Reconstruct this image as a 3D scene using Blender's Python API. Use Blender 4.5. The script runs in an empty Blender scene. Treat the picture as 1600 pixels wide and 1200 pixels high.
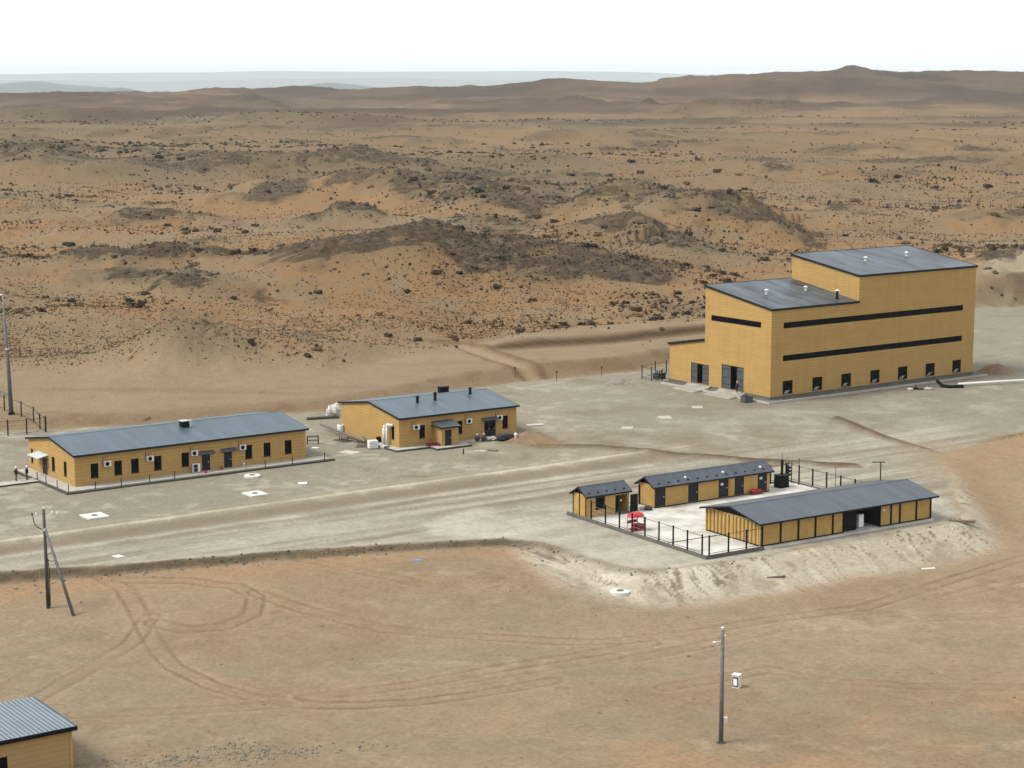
import bpy, bmesh, math, random
import numpy as np
from mathutils import Vector

random.seed(7)
rng = np.random.default_rng(11)
scene = bpy.context.scene
col = scene.collection
R = math.radians

# ------------------------------------------------------------------ camera
CAM_H = 50.0
F_PX, V0 = 3100.0, 116.0            # focal length and eye-level row of a 1600 px wide frame
cam_d = bpy.data.cameras.new('camera')
cam_d.sensor_width = 36.0
cam_d.lens = F_PX / 1600.0 * 36.0
cam_d.clip_start = 1.0
cam_d.clip_end = 120000.0
cam = bpy.data.objects.new('camera', cam_d)
cam.location = (0, 0, CAM_H)
cam.rotation_euler = (R(90) - math.atan((600 - V0) / F_PX), 0, 0)
col.objects.link(cam)
scene.camera = cam

# ------------------------------------------------------------------ sky and sun
SUN_EL, SUN_AZ = 50.0, 252.0        # degrees; azimuth clockwise from +Y: the sun stands far to the left, a little behind the camera
world = bpy.data.worlds.new('World')
scene.world = world
world.use_nodes = True
nt = world.node_tree
nt.nodes.clear()
sky = nt.nodes.new('ShaderNodeTexSky')
sky.sky_type = 'NISHITA'
sky.sun_disc = False
sky.sun_elevation = R(SUN_EL)
sky.sun_rotation = R(SUN_AZ)
sky.altitude = 1000
sky.air_density = 1.0
sky.dust_density = 5.0
sky.ozone_density = 1.0
tc = nt.nodes.new('ShaderNodeTexCoord')
nz = nt.nodes.new('ShaderNodeTexNoise')
nz.inputs['Scale'].default_value = 2.2
nz.inputs['Detail'].default_value = 6
mp = nt.nodes.new('ShaderNodeMapping')
mp.inputs['Scale'].default_value = (1, 1, 5)
veil = nt.nodes.new('ShaderNodeValToRGB')       # thin bright overcast veil
veil.color_ramp.elements[0].position = 0.3
veil.color_ramp.elements[0].color = (9.8, 9.9, 10.0, 1)
veil.color_ramp.elements[1].position = 0.75
veil.color_ramp.elements[1].color = (10.8, 10.85, 10.9, 1)
mix = nt.nodes.new('ShaderNodeMix')
mix.data_type = 'RGBA'
mix.inputs['Factor'].default_value = 0.78
bg = nt.nodes.new('ShaderNodeBackground')
bg.inputs['Strength'].default_value = 0.098
out = nt.nodes.new('ShaderNodeOutputWorld')
L = nt.links.new
L(tc.outputs['Generated'], mp.inputs['Vector'])
L(mp.outputs['Vector'], nz.inputs['Vector'])
L(nz.outputs['Fac'], veil.inputs['Fac'])
L(sky.outputs['Color'], mix.inputs['A'])
L(veil.outputs['Color'], mix.inputs['B'])
L(mix.outputs['Result'], bg.inputs['Color'])
L(bg.outputs['Background'], out.inputs['Surface'])

sd = bpy.data.lights.new('sun', 'SUN')
sd.energy = 3.0
sd.angle = R(20)
sd.color = (1.0, 0.95, 0.87)
sun = bpy.data.objects.new('sun', sd)
a, e = R(SUN_AZ), R(SUN_EL)
sdir = Vector((math.sin(a) * math.cos(e), math.cos(a) * math.cos(e), math.sin(e)))
sun.rotation_euler = (-sdir).to_track_quat('-Z', 'Y').to_euler()
sun.location = (-60, 200, 120)
col.objects.link(sun)

vs = scene.view_settings
vs.view_transform = 'Standard'
vs.look = 'None'
vs.exposure = 0.4
vs.gamma = 1
vs.use_curve_mapping = False
scene.render.engine = 'CYCLES'
scene.cycles.max_bounces = 6
scene.cycles.volume_bounces = 2

# ------------------------------------------------------------------ materials
def mat(name, base, rough=0.8, metal=0.0, var=0.12, vscale=1.5, bump=0.0, bscale=8.0, spec=0.4, stretch=(1, 1, 1), detail=5, dirt=None):
    m = bpy.data.materials.new(name)
    m.use_nodes = True
    n = m.node_tree.nodes
    l = m.node_tree.links.new
    p = n['Principled BSDF']
    p.inputs['Roughness'].default_value = rough
    p.inputs['Metallic'].default_value = metal
    p.inputs['Specular IOR Level'].default_value = spec
    t = n.new('ShaderNodeTexCoord')
    mpn = n.new('ShaderNodeMapping')
    mpn.inputs['Scale'].default_value = stretch
    l(t.outputs['Object'], mpn.inputs['Vector'])
    z = n.new('ShaderNodeTexNoise')
    z.inputs['Scale'].default_value = vscale
    z.inputs['Detail'].default_value = detail
    l(mpn.outputs['Vector'], z.inputs['Vector'])
    r = n.new('ShaderNodeValToRGB')
    r.color_ramp.elements[0].position = 0.3
    r.color_ramp.elements[1].position = 0.7
    d = dirt if dirt else tuple(c * (1 - var) for c in base)
    r.color_ramp.elements[0].color = (*d, 1)
    r.color_ramp.elements[1].color = (*[min(1, c * (1 + var)) for c in base], 1)
    l(z.outputs['Fac'], r.inputs['Fac'])
    l(r.outputs['Color'], p.inputs['Base Color'])
    if bump:
        z2 = n.new('ShaderNodeTexNoise')
        z2.inputs['Scale'].default_value = bscale
        z2.inputs['Detail'].default_value = 4
        l(t.outputs['Object'], z2.inputs['Vector'])
        b = n.new('ShaderNodeBump')
        b.inputs['Strength'].default_value = bump
        b.inputs['Distance'].default_value = 0.05
        l(z2.outputs['Fac'], b.inputs['Height'])
        l(b.outputs['Normal'], p.inputs['Normal'])
    return m

def siding_mat(name, base, row=0.42, length=3.0, joint=0.028):
    """Fibre-cement wall panels: rows with thin joints, small tone changes from panel to panel."""
    m = bpy.data.materials.new(name)
    m.use_nodes = True
    n = m.node_tree.nodes
    l = m.node_tree.links.new
    p = n['Principled BSDF']
    p.inputs['Roughness'].default_value = 0.75
    p.inputs['Specular IOR Level'].default_value = 0.25
    t = n.new('ShaderNodeTexCoord')
    s = n.new('ShaderNodeSeparateXYZ')
    l(t.outputs['Object'], s.inputs['Vector'])
    add = n.new('ShaderNodeMath')
    add.operation = 'ADD'
    l(s.outputs['X'], add.inputs[0])
    l(s.outputs['Y'], add.inputs[1])
    cmb = n.new('ShaderNodeCombineXYZ')
    l(add.outputs[0], cmb.inputs['X'])
    l(s.outputs['Z'], cmb.inputs['Y'])
    br = n.new('ShaderNodeTexBrick')
    br.inputs['Scale'].default_value = 1.0
    br.inputs['Brick Width'].default_value = length
    br.inputs['Row Height'].default_value = row
    br.inputs['Mortar Size'].default_value = joint
    br.inputs['Mortar Smooth'].default_value = 0.2
    br.inputs['Color1'].default_value = (*[c * 0.95 for c in base], 1)
    br.inputs['Color2'].default_value = (*[c * 1.03 for c in base], 1)
    br.inputs['Mortar'].default_value = (*[c * 0.72 for c in base], 1)
    l(cmb.outputs['Vector'], br.inputs['Vector'])
    z = n.new('ShaderNodeTexNoise')
    z.inputs['Scale'].default_value = 0.5
    z.inputs['Detail'].default_value = 6
    l(t.outputs['Object'], z.inputs['Vector'])
    r = n.new('ShaderNodeMapRange')
    r.inputs['From Min'].default_value = 0.25
    r.inputs['From Max'].default_value = 0.75
    r.inputs['To Min'].default_value = 0.95
    r.inputs['To Max'].default_value = 1.04
    l(z.outputs['Fac'], r.inputs['Value'])
    mx = n.new('ShaderNodeMix')
    mx.data_type = 'RGBA'
    mx.blend_type = 'MULTIPLY'
    mx.inputs['Factor'].default_value = 1
    l(br.outputs['Color'], mx.inputs['A'])
    l(r.outputs['Result'], mx.inputs['B'])
    # rain streaks running down and splashed dust with a ragged upper edge
    ms = n.new('ShaderNodeMapping')
    ms.inputs['Scale'].default_value = (1.6, 1.6, 0.08)
    l(t.outputs['Object'], ms.inputs['Vector'])
    zs = n.new('ShaderNodeTexNoise')
    zs.inputs['Scale'].default_value = 1.0
    zs.inputs['Detail'].default_value = 5
    l(ms.outputs['Vector'], zs.inputs['Vector'])
    rs = n.new('ShaderNodeMapRange')
    rs.inputs['From Min'].default_value = 0.35
    rs.inputs['From Max'].default_value = 0.7
    rs.inputs['To Min'].default_value = 1.02
    rs.inputs['To Max'].default_value = 0.94
    l(zs.outputs['Fac'], rs.inputs['Value'])
    mx2 = n.new('ShaderNodeMix')
    mx2.data_type = 'RGBA'
    mx2.blend_type = 'MULTIPLY'
    mx2.inputs['Factor'].default_value = 1
    l(mx.outputs['Result'], mx2.inputs['A'])
    l(rs.outputs['Result'], mx2.inputs['B'])
    sub = n.new('ShaderNodeMath')
    sub.operation = 'MULTIPLY_ADD'
    sub.inputs[1].default_value = 2.6
    l(z.outputs['Fac'], sub.inputs[0])
    neg = n.new('ShaderNodeMath')
    neg.operation = 'MULTIPLY'
    neg.inputs[1].default_value = -1.0
    l(s.outputs['Z'], neg.inputs[0])
    l(neg.outputs[0], sub.inputs[2])
    rd = n.new('ShaderNodeMapRange')
    rd.inputs['From Min'].default_value = 0.6
    rd.inputs['From Max'].default_value = 1.6
    rd.inputs['To Min'].default_value = 0.0
    rd.inputs['To Max'].default_value = 0.4
    l(sub.outputs[0], rd.inputs['Value'])
    mx3 = n.new('ShaderNodeMix')
    mx3.data_type = 'RGBA'
    l(rd.outputs['Result'], mx3.inputs['Factor'])
    l(mx2.outputs['Result'], mx3.inputs['A'])
    mx3.inputs['B'].default_value = (0.26, 0.20, 0.13, 1)
    l(mx3.outputs['Result'], p.inputs['Base Color'])
    b = n.new('ShaderNodeBump')
    b.inputs['Strength'].default_value = 0.5
    b.inputs['Distance'].default_value = 0.02
    b.invert = True
    l(br.outputs['Fac'], b.inputs['Height'])
    l(b.outputs['Normal'], p.inputs['Normal'])
    return m

M = dict(
    wall=siding_mat('yellow_panel_siding', (0.385, 0.243, 0.083)),
    container=mat('yellow_container_paint', (0.375, 0.235, 0.07), 0.55, 0, 0.12, 1.2, 0.05),
    roof=mat('blue_grey_roof_sheet', (0.06, 0.086, 0.11), 0.42, 0.0, 0.2, 0.5, 0.1, 3, 0.45, (1.6, 0.1, 1)),
    roof_dark=mat('slate_grey_roof_sheet', (0.045, 0.058, 0.074), 0.42, 0.0, 0.24, 0.6, 0.1, 3, 0.45, (1.8, 0.12, 1)),
    roof_near=mat('light_blue_grey_roof_sheet', (0.085, 0.108, 0.13), 0.4, 0.0, 0.1, 0.6, 0.0, 3, 0.5),
    roof_rib=mat('pale_roof_rib', (0.19, 0.23, 0.265), 0.4, 0.0, 0.1, 0.6, 0.0, 3, 0.5),
    roof_streak=mat('bitumen_roof_membrane', (0.05, 0.067, 0.082), 0.42, 0.0, 0.7, 0.9, 0.1, 3, 0.3, (0.6, 0.025, 1)),
    trim=mat('dark_metal_trim', (0.014, 0.014, 0.016), 0.5, 0, 0.2, 3, spec=0.12),
    black=mat('black_metal', (0.005, 0.005, 0.0055), 0.6, 0, 0.2, 3, spec=0.12),
    door=mat('dark_grey_steel_door', (0.02, 0.023, 0.028), 0.45, 0, 0.15, 2, spec=0.12),
    door2=mat('slate_steel_gate_leaf', (0.06, 0.066, 0.072), 0.5, 0, 0.15, 1),
    glass=mat('dark_window_glass', (0.003, 0.0035, 0.005), 0.2, 0, 0.3, 0.7, 0, 8, 0.06),
    groove_shade=mat('shaded_groove_sheet', (0.13, 0.085, 0.035), 0.8, 0, 0.4, 2.5, 0.1),  # dark brown stands in for shade in the grooves behind the ribs
    ramp=mat('worn_concrete_ramp', (0.26, 0.245, 0.21), 0.9, 0, 0.2, 0.9, 0.2, 12),
    frame=mat('dark_brown_window_frame', (0.008, 0.008, 0.008), 0.5, 0, 0.1, 3, spec=0.12),
    concrete=mat('pale_concrete', (0.35, 0.33, 0.285), 0.9, 0, 0.14, 0.9, 0.2, 12),
    slab=mat('swept_concrete_slab', (0.5, 0.49, 0.455), 0.9, 0, 0.13, 0.35, 0.15, 10, dirt=(0.31, 0.29, 0.25)),
    plinth=mat('grey_plinth_render', (0.1, 0.096, 0.086), 0.9, 0, 0.2, 0.8, 0.2),
    plinth_dark=mat('dark_kerb_and_shade', (0.05, 0.044, 0.038), 0.95, 0, 0.25, 1.5, 0.2),
    pole=mat('grey_concrete_pole', (0.115, 0.11, 0.108), 0.85, 0, 0.2, 4),
    pole_dark=mat('tarred_pole', (0.055, 0.05, 0.045), 0.85, 0, 0.3, 4),
    steel=mat('galvanised_steel', (0.55, 0.56, 0.57), 0.4, 0.6, 0.1, 5),
    white=mat('white_painted_metal', (0.6, 0.6, 0.58), 0.5, 0, 0.06, 3),
    white_con=mat('whitewashed_concrete', (0.52, 0.51, 0.475), 0.85, 0, 0.08, 2, 0.1),
    plastic=mat('white_plastic', (0.72, 0.76, 0.76), 0.45, 0, 0.08, 3),
    red=mat('red_painted_metal', (0.42, 0.02, 0.03), 0.5, 0, 0.2, 4),
    red_dark=mat('dull_red_paint', (0.16, 0.018, 0.016), 0.6, 0, 0.3, 4),
    wood=mat('weathered_timber', (0.14, 0.1, 0.065), 0.9, 0, 0.3, 5, 0.2),
    cloth=mat('pale_tarpaulin', (0.4, 0.365, 0.34), 0.8, 0, 0.2, 3, 0.3),
    cloth_dark=mat('dark_tarpaulin', (0.03, 0.03, 0.04), 0.7, 0, 0.3, 3, 0.3),
    skin=mat('skin', (0.42, 0.25, 0.17), 0.6, 0, 0.05, 5),
    navy=mat('dark_workwear', (0.015, 0.016, 0.022), 0.9, 0, 0.3, 6),
    helmet_white=mat('white_helmet', (0.75, 0.73, 0.68), 0.4, 0, 0.03, 3),
    helmet_yellow=mat('yellow_helmet', (0.65, 0.42, 0.04), 0.4, 0, 0.03, 3),
    glassgrey=mat('pale_awning_sheet', (0.42, 0.50, 0.54), 0.35, 0, 0.1, 2),
    soil=mat('heaped_brown_soil', (0.17, 0.115, 0.066), 0.95, 0, 0.2, 1.2, 0.6, 5),
    rock=mat('dark_weathered_rock', (0.055, 0.045, 0.033), 0.95, 0, 0.35, 1.2, 0.5, 3),
    rubble=mat('grey_rubble', (0.165, 0.146, 0.115), 0.95, 0, 0.35, 1.2, 0.4, 5),
    shrub=mat('dry_brown_shrub', (0.042, 0.025, 0.012), 0.95, 0, 0.3, 2),
    shrub2=mat('dark_olive_shrub', (0.022, 0.018, 0.01), 0.95, 0, 0.3, 2),
    shrub4=mat('rust_brown_tuft', (0.07, 0.038, 0.017), 0.95, 0, 0.25, 2),
    shrub3=mat('ochre_tussock', (0.1, 0.062, 0.024), 0.95, 0, 0.25, 2),
    blue=mat('blue_plastic', (0.08, 0.2, 0.55), 0.5, 0, 0.1, 4),
)

# ------------------------------------------------------------------ mesh helpers
class MB:
    def __init__(s):
        s.v, s.f = [], []
    def face(s, *pts):
        b = len(s.v)
        s.v += [tuple(p) for p in pts]
        s.f.append(tuple(range(b, b + len(pts))))
        return s
    def box(s, x0, x1, y0, y1, z0, z1):
        b = len(s.v)
        s.v += [(x, y, z) for z in (z0, z1) for y in (y0, y1) for x in (x0, x1)]
        s.f += [tuple(b + i for i in q) for q in ((0, 2, 3, 1), (4, 5, 7, 6), (0, 1, 5, 4), (2, 6, 7, 3), (0, 4, 6, 2), (1, 3, 7, 5))]
        return s
    def prism(s, poly, y0, y1, axis='y'):
        """poly: list of 2-D points extruded along axis ('y': poly is x,z; 'x': poly is y,z; 'z': poly is x,y)."""
        b = len(s.v)
        n = len(poly)
        for t in (y0, y1):
            for p in poly:
                s.v.append((p[0], t, p[1]) if axis == 'y' else ((t, p[0], p[1]) if axis == 'x' else (p[0], p[1], t)))
        s.f.append(tuple(b + i for i in range(n)))
        s.f.append(tuple(b + n + i for i in reversed(range(n))))
        for i in range(n):
            j = (i + 1) % n
            s.f.append((b + j, b + i, b + n + i, b + n + j))
        return s
    def tube(s, path, rad, n=8, cap=True):
        path = [Vector(p) for p in path]
        rads = rad if isinstance(rad, (list, tuple)) else [rad] * len(path)
        b = len(s.v)
        for i, p in enumerate(path):
            t = (path[min(i + 1, len(path) - 1)] - path[max(i - 1, 0)]).normalized()
            ref = Vector((0, 0, 1)) if abs(t.z) < 0.9 else Vector((1, 0, 0))
            u = t.cross(ref).normalized()
            w = t.cross(u)
            for k in range(n):
                a = 2 * math.pi * k / n
                q = p + (u * math.cos(a) + w * math.sin(a)) * rads[i]
                s.v.append(tuple(q))
        for i in range(len(path) - 1):
            for k in range(n):
                k2 = (k + 1) % n
                s.f.append((b + i * n + k, b + i * n + k2, b + (i + 1) * n + k2, b + (i + 1) * n + k))
        if cap:
            s.f.append(tuple(b + k for k in reversed(range(n))))
            s.f.append(tuple(b + (len(path) - 1) * n + k for k in range(n)))
        return s
    def lathe(s, prof, n=16, c=(0, 0, 0)):
        b = len(s.v)
        for r_, z in prof:
            for k in range(n):
                a = 2 * math.pi * k / n
                s.v.append((c[0] + r_ * math.cos(a), c[1] + r_ * math.sin(a), c[2] + z))
        for i in range(len(prof) - 1):
            for k in range(n):
                k2 = (k + 1) % n
                s.f.append((b + i * n + k, b + i * n + k2, b + (i + 1) * n + k2, b + (i + 1) * n + k))
        s.f.append(tuple(b + k for k in reversed(range(n))))
        s.f.append(tuple(b + (len(prof) - 1) * n + k for k in range(n)))
        return s
    def blob(s, c, r, seed=0, n=7, m=5, rough=0.25, flat=0.0):
        rr = random.Random(seed)
        b = len(s.v)
        for i in range(m + 1):
            ph = math.pi * i / m
            for k in range(n):
                a = 2 * math.pi * k / n
                j = 1 + rr.uniform(-rough, rough)
                s.v.append((c[0] + r[0] * j * math.sin(ph) * math.cos(a), c[1] + r[1] * j * math.sin(ph) * math.sin(a), max(c[2] + r[2] * j * math.cos(ph), c[2] - r[2] * (1 - flat))))
        for i in range(m):
            for k in range(n):
                k2 = (k + 1) % n
                s.f.append((b + i * n + k, b + (i + 1) * n + k, b + (i + 1) * n + k2, b + i * n + k2))
        return s
    def mesh(s, name, m):
        me = bpy.data.meshes.new(name)
        me.from_pydata(s.v, [], s.f)
        me.update()
        if m:
            me.materials.append(m)
        return me
    def build(s, name, m, parent=None, smooth=False):
        me = s.mesh(name, m)
        bm = bmesh.new()
        bm.from_mesh(me)
        bmesh.ops.recalc_face_normals(bm, faces=bm.faces)
        bm.to_mesh(me)
        bm.free()
        if smooth:
            me.polygons.foreach_set('use_smooth', [True] * len(me.polygons))
        o = bpy.data.objects.new(name, me)
        col.objects.link(o)
        if parent:
            o.parent = parent
        return o

def tag(o, label=None, cat=None, group=None, kind=None):
    if label: o['label'] = label
    if cat: o['category'] = cat
    if group: o['group'] = group
    if kind: o['kind'] = kind
    return o

def thing(name, label, cat, loc=(0, 0, 0), rz=0.0, group=None):
    o = bpy.data.objects.new(name, None)
    o.empty_display_size = 0.5
    col.objects.link(o)
    o.location = loc
    o.rotation_euler = (0, 0, rz)
    return tag(o, label, cat, group)

def copy_tree(o, parent=None):
    c = o.copy()
    col.objects.link(c)
    c.parent = parent
    for ch in list(o.children):
        copy_tree(ch, c)
    return c

def place(o, x, y, z=None, rz=None):
    o.location = (x, y, float(height(np.array([x]), np.array([y]))[0]) if z is None else z)
    if rz is not None:
        o.rotation_euler = (0, 0, rz)
    return o

# ------------------------------------------------------------------ terrain
def _hash(ix, iy, seed):
    h = (ix.astype(np.int64) * 374761393 + iy.astype(np.int64) * 668265263 + seed * 974634777) & 0x7fffffff
    h = ((h ^ (h >> 13)) * 1274126177) & 0x7fffffff
    return ((h ^ (h >> 16)) & 0xffff) / 65535.0

def vnoise(x, y, seed=0):
    ix, iy = np.floor(x), np.floor(y)
    fx, fy = x - ix, y - iy
    fx = fx * fx * fx * (fx * (fx * 6 - 15) + 10)
    fy = fy * fy * fy * (fy * (fy * 6 - 15) + 10)
    a = _hash(ix, iy, seed); b = _hash(ix + 1, iy, seed)
    c = _hash(ix, iy + 1, seed); d = _hash(ix + 1, iy + 1, seed)
    return (a + (b - a) * fx + (c - a) * fy + (a - b - c + d) * fx * fy) * 2 - 1

def fbm(x, y, wl, octv=4, seed=0, gain=0.5, r=None, ridged=False):
    """Sum of octaves starting at wavelength wl; octaves finer than the local sheet are faded out."""
    t = np.zeros_like(x)
    amp, n = 1.0, 0.0
    for i in range(octv):
        v = vnoise(x / wl + 17.3 * i + seed, y / wl - 9.1 * i, seed + i)
        if ridged:
            v = 1 - 2 * np.abs(v)
        if r is not None:
            v = v * np.clip(wl / (r * 0.006), 0, 1)
        t += amp * v
        n += amp
        amp *= gain
        wl *= 0.5
    return t / n

def sstep(x, a, b):
    t = np.clip((x - a) / (b - a), 0, 1)
    return t * t * (3 - 2 * t)

def seg_dist(x, y, P):
    """Distance to a polyline; also the interpolated third coordinate when the points have one."""
    best = np.full(x.shape, 1e9)
    val = np.zeros(x.shape)
    for p, q in zip(P[:-1], P[1:]):
        dx, dy = q[0] - p[0], q[1] - p[1]
        t = np.clip(((x - p[0]) * dx + (y - p[1]) * dy) / (dx * dx + dy * dy), 0, 1)
        d = np.hypot(x - p[0] - t * dx, y - p[1] - t * dy)
        m = d < best
        best = np.where(m, d, best)
        if len(p) > 2:
            val = np.where(m, p[2] + t * (q[2] - p[2]), val)
    return best, val

def poly_sd(x, y, P):
    """Signed distance to a closed polygon, positive inside."""
    d, _ = seg_dist(x, y, P + [P[0]])
    ins = np.zeros(x.shape, bool)
    n = len(P)
    for i in range(n):
        x0, y0 = P[i]; x1, y1 = P[(i + 1) % n]
        c = ((y0 > y) != (y1 > y))
        with np.errstate(divide='ignore', invalid='ignore'):
            xi = (x1 - x0) * (y - y0) / (y1 - y0 + 1e-12) + x0
        ins ^= c & (x < xi)
    return np.where(ins, d, -d)

RIDGES = [
    (14, 0.9, [(-66.0, 337.8, 0.33), (-60.0, 334.7, 2.05), (-55.4, 333.2, 2.79), (-50.2, 334.7, 2.16), (-44.0, 337.8, 0.44)]),
    (12, 0.5, [(-45.8, 351.4, 1.13), (-40.0, 350.6, 2.71), (-31.7, 347.3, 0.78)]),
    (18, 1, [(-107.8, 512.7, 1.65), (-98.5, 499.1, 6.12), (-90.4, 499.1, 7.57), (-80.7, 499.1, 5.96), (-69.4, 499.1, 1.93)]),
    (14, 1, [(-91.9, 446.7, 2.16), (-86.9, 446.7, 3.46), (-78.0, 437.6, 3.39), (-69.3, 427.5, 2.34), (-56.9, 407.6, 0.92)]),
    (22, 1, [(-60.7, 507.5, 3.27), (-45.5, 467.8, 9.05), (-35.3, 453.6, 11.7), (-26.5, 453.6, 12.0), (-16.4, 460.6, 10.4), (-6.1, 467.8, 7.09), (4.6, 475.2, 3.83), (12.5, 482.9, 1.87)]),
    (14, 1, [(-64.0, 650.6, 3.15), (-56.6, 650.6, 7.77), (-49.3, 650.6, 5.25)]),
    (30, 1, [(-85.4, 829.5, 4.01), (-60.7, 786.3, 10.15), (-44.4, 766.4, 12.36), (-28.9, 747.4, 11.33), (-11.2, 695.7, 9.43), (4.3, 665.0, 6.22), (20.5, 636.8, 3.49)]),
    (26, 0.95, [(32.9, 680.0, 3.95), (42.0, 650.6, 12.59), (48.3, 623.6, 15.89), (55.6, 594.0, 15.71), (67.1, 594.0, 10.35), (76.7, 594.0, 5.75), (86.3, 594.0, 1.53)]),
    (18, 1, [(24.6, 587.1, 4.36), (29.6, 554.5, 9.66), (35.2, 544.5, 9.13), (44.0, 544.5, 5.27), (51.8, 516.3, 2.5)]),
    (40, 1, [(-164.7, 1005.7, 4.22), (-123.5, 961.1, 9.3), (-98.8, 961.1, 12.09), (-83.4, 961.1, 13.02), (-67.8, 1005.7, 7.14), (-31.5, 979.7, 3.16)]),
    (45, 1, [(-275.4, 931.5, 16.23), (-239.5, 931.5, 15.93), (-214.9, 903.8, 15.45), (-200.4, 903.8, 12.54), (-188.6, 931.5, 5.41)]),
    (13, 0.8, [(-152.2, 665.0, 2.15), (-133.1, 645.0, 1.04), (-122.2, 665.0, 4.93), (-108.6, 673.9, 2.61), (-79.7, 650.6, 1.05)]),
    (30, 0.8, [(-14.1, 877.6, 3.96), (0.0, 877.6, 4.53), (16.7, 867.5, 2.24)]),
    (16, 0.7, [(-36.4, 467.8, 2.26), (-27.3, 467.8, 3.32), (-17.9, 460.6, 1.93)]),
    (40, 0.6, [(127.8, 1047.3, 2.36), (168.1, 1047.3, 4.05), (218.5, 1047.3, 3.38)]),
    (60, 0.5, [(-611.8, 2224.5, 12.2), (-512.2, 2224.5, 16.5), (-433.1, 2257.4, 10.2)]),
    (60, 0.5, [(-340.9, 2131.5, 8.3), (-252.1, 2073.7, 15.4), (-184.1, 2131.5, 9.6)]),
    (50, 0.6, [(-130.9, 1703.7, 4.4), (-65.5, 1703.7, 8.8), (0.0, 1666.5, 4.3)]),
    (50, 0.6, [(63.8, 1532.6, 4.0), (127.6, 1532.6, 7.9), (176.7, 1532.6, 4.0), (250.4, 1564.0, 4.5)]),
    (60, 0.6, [(-373.5, 1666.5, 4.3), (-282.0, 1630.9, 7.4), (-208.9, 1630.9, 4.2)]),
    (120, 1, [(-19.6, 3072.7, 4.0), (47.2, 2954.3, 14.3), (94.4, 2954.3, 20.0), (151.0, 2954.3, 8.6)]),
    (90, 1, [(159.1, 2844.6, 7.3), (190.9, 2844.6, 22.0), (227.3, 2844.6, 9.2)]),
    (120, 1, [(227.9, 2742.7, 10.6), (279.3, 2647.9, 21.4), (338.5, 2647.9, 18.8), (391.0, 2602.9, 9.2)]),
    (420, 0.6, [(187.7, 4522.3, 14.6), (272.7, 4270.6, 35.8), (340.9, 4270.6, 42.7), (409.1, 4270.6, 49.6), (477.2, 4270.6, 41.3), (531.8, 4270.6, 46.8), (613.6, 4270.6, 38.6), (721.9, 4522.3, 46.7), (772.4, 4522.3, 52.5), (830.2, 4522.3, 65.6), (880.7, 4522.3, 58.4), (967.3, 4522.3, 55.4), (1082.8, 4522.3, 58.4), (1155.0, 4522.3, 61.3), (1371.6, 4522.3, 67.1)]),
    (300, 0.5, [(-476.4, 4522.3, 11.7), (-375.4, 4522.3, 19.0), (-231.0, 4522.3, 26.3), (-144.4, 4522.3, 20.4), (-28.9, 4522.3, 24.8), (72.2, 4522.3, 33.6), (144.4, 4522.3, 26.3), (245.4, 4805.4, 18.6)]),
    (200, 0.7, [(-1059.8, 3492.8, 15.8), (-892.5, 3492.8, 16.9), (-783.1, 3659.5, 16.5), (-631.1, 3659.5, 11.8), (-468.6, 3492.8, 7.9)]),
    (150, 0.8, [(-470.8, 3135.6, 5.1), (-380.7, 3135.6, 15.2), (-320.6, 3135.6, 5.1)]),
    (200, 0.8, [(-280.5, 3659.5, 9.4), (-187.0, 3659.5, 15.3), (-93.5, 3659.5, 9.4), (0.0, 3748.9, 12.1)]),
]
FAR_RIDGES = [
    (900, [(-8064.0, 26000, -109.4), (-6791.0, 26000, -75.8), (-6282.0, 26000, -33.9), (-5942.0, 26000, -75.8), (-5433.0, 26000, -109.4)]),
    (620, [(-4662.0, 21000, -166.8), (-4319.0, 21000, -119.4), (-4148.0, 21000, -85.5), (-3908.0, 21000, -126.1), (-3600.0, 21000, -160.0)]),
    (800, [(-3761.0, 24000, -159.0), (-3134.0, 24000, -135.8), (-2507.0, 24000, -89.4), (-2116.0, 24000, -42.9), (-1881.0, 24000, -66.1), (-1567.0, 24000, -120.3), (-862.0, 24000, -159.0)]),
    (1300, [(-14006.0, 33000, -56.5), (-8619.0, 33000, -35.2), (-6464.0, 33000, -67.1), (-4310.0, 33000, -35.2), (-1724.0, 33000, -3.2), (-1077.0, 33000, -45.8), (2155.0, 33000, -45.8), (7542.0, 33000, -67.1)]),
    (1700, [(-32290.0, 43000, 22.3), (-14039.0, 43000, 36.1), (-11231.0, 43000, 36.1), (-9827.0, 43000, 77.7), (-7020.0, 43000, 91.6), (-5054.0, 43000, 119.4), (-2808.0, 43000, 105.5), (0.0, 43000, 119.4), (2808.0, 43000, 105.5), (4212.0, 43000, 50.0), (11231.0, 43000, 50.0), (30886.0, 43000, 36.1)]),
]
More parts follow.
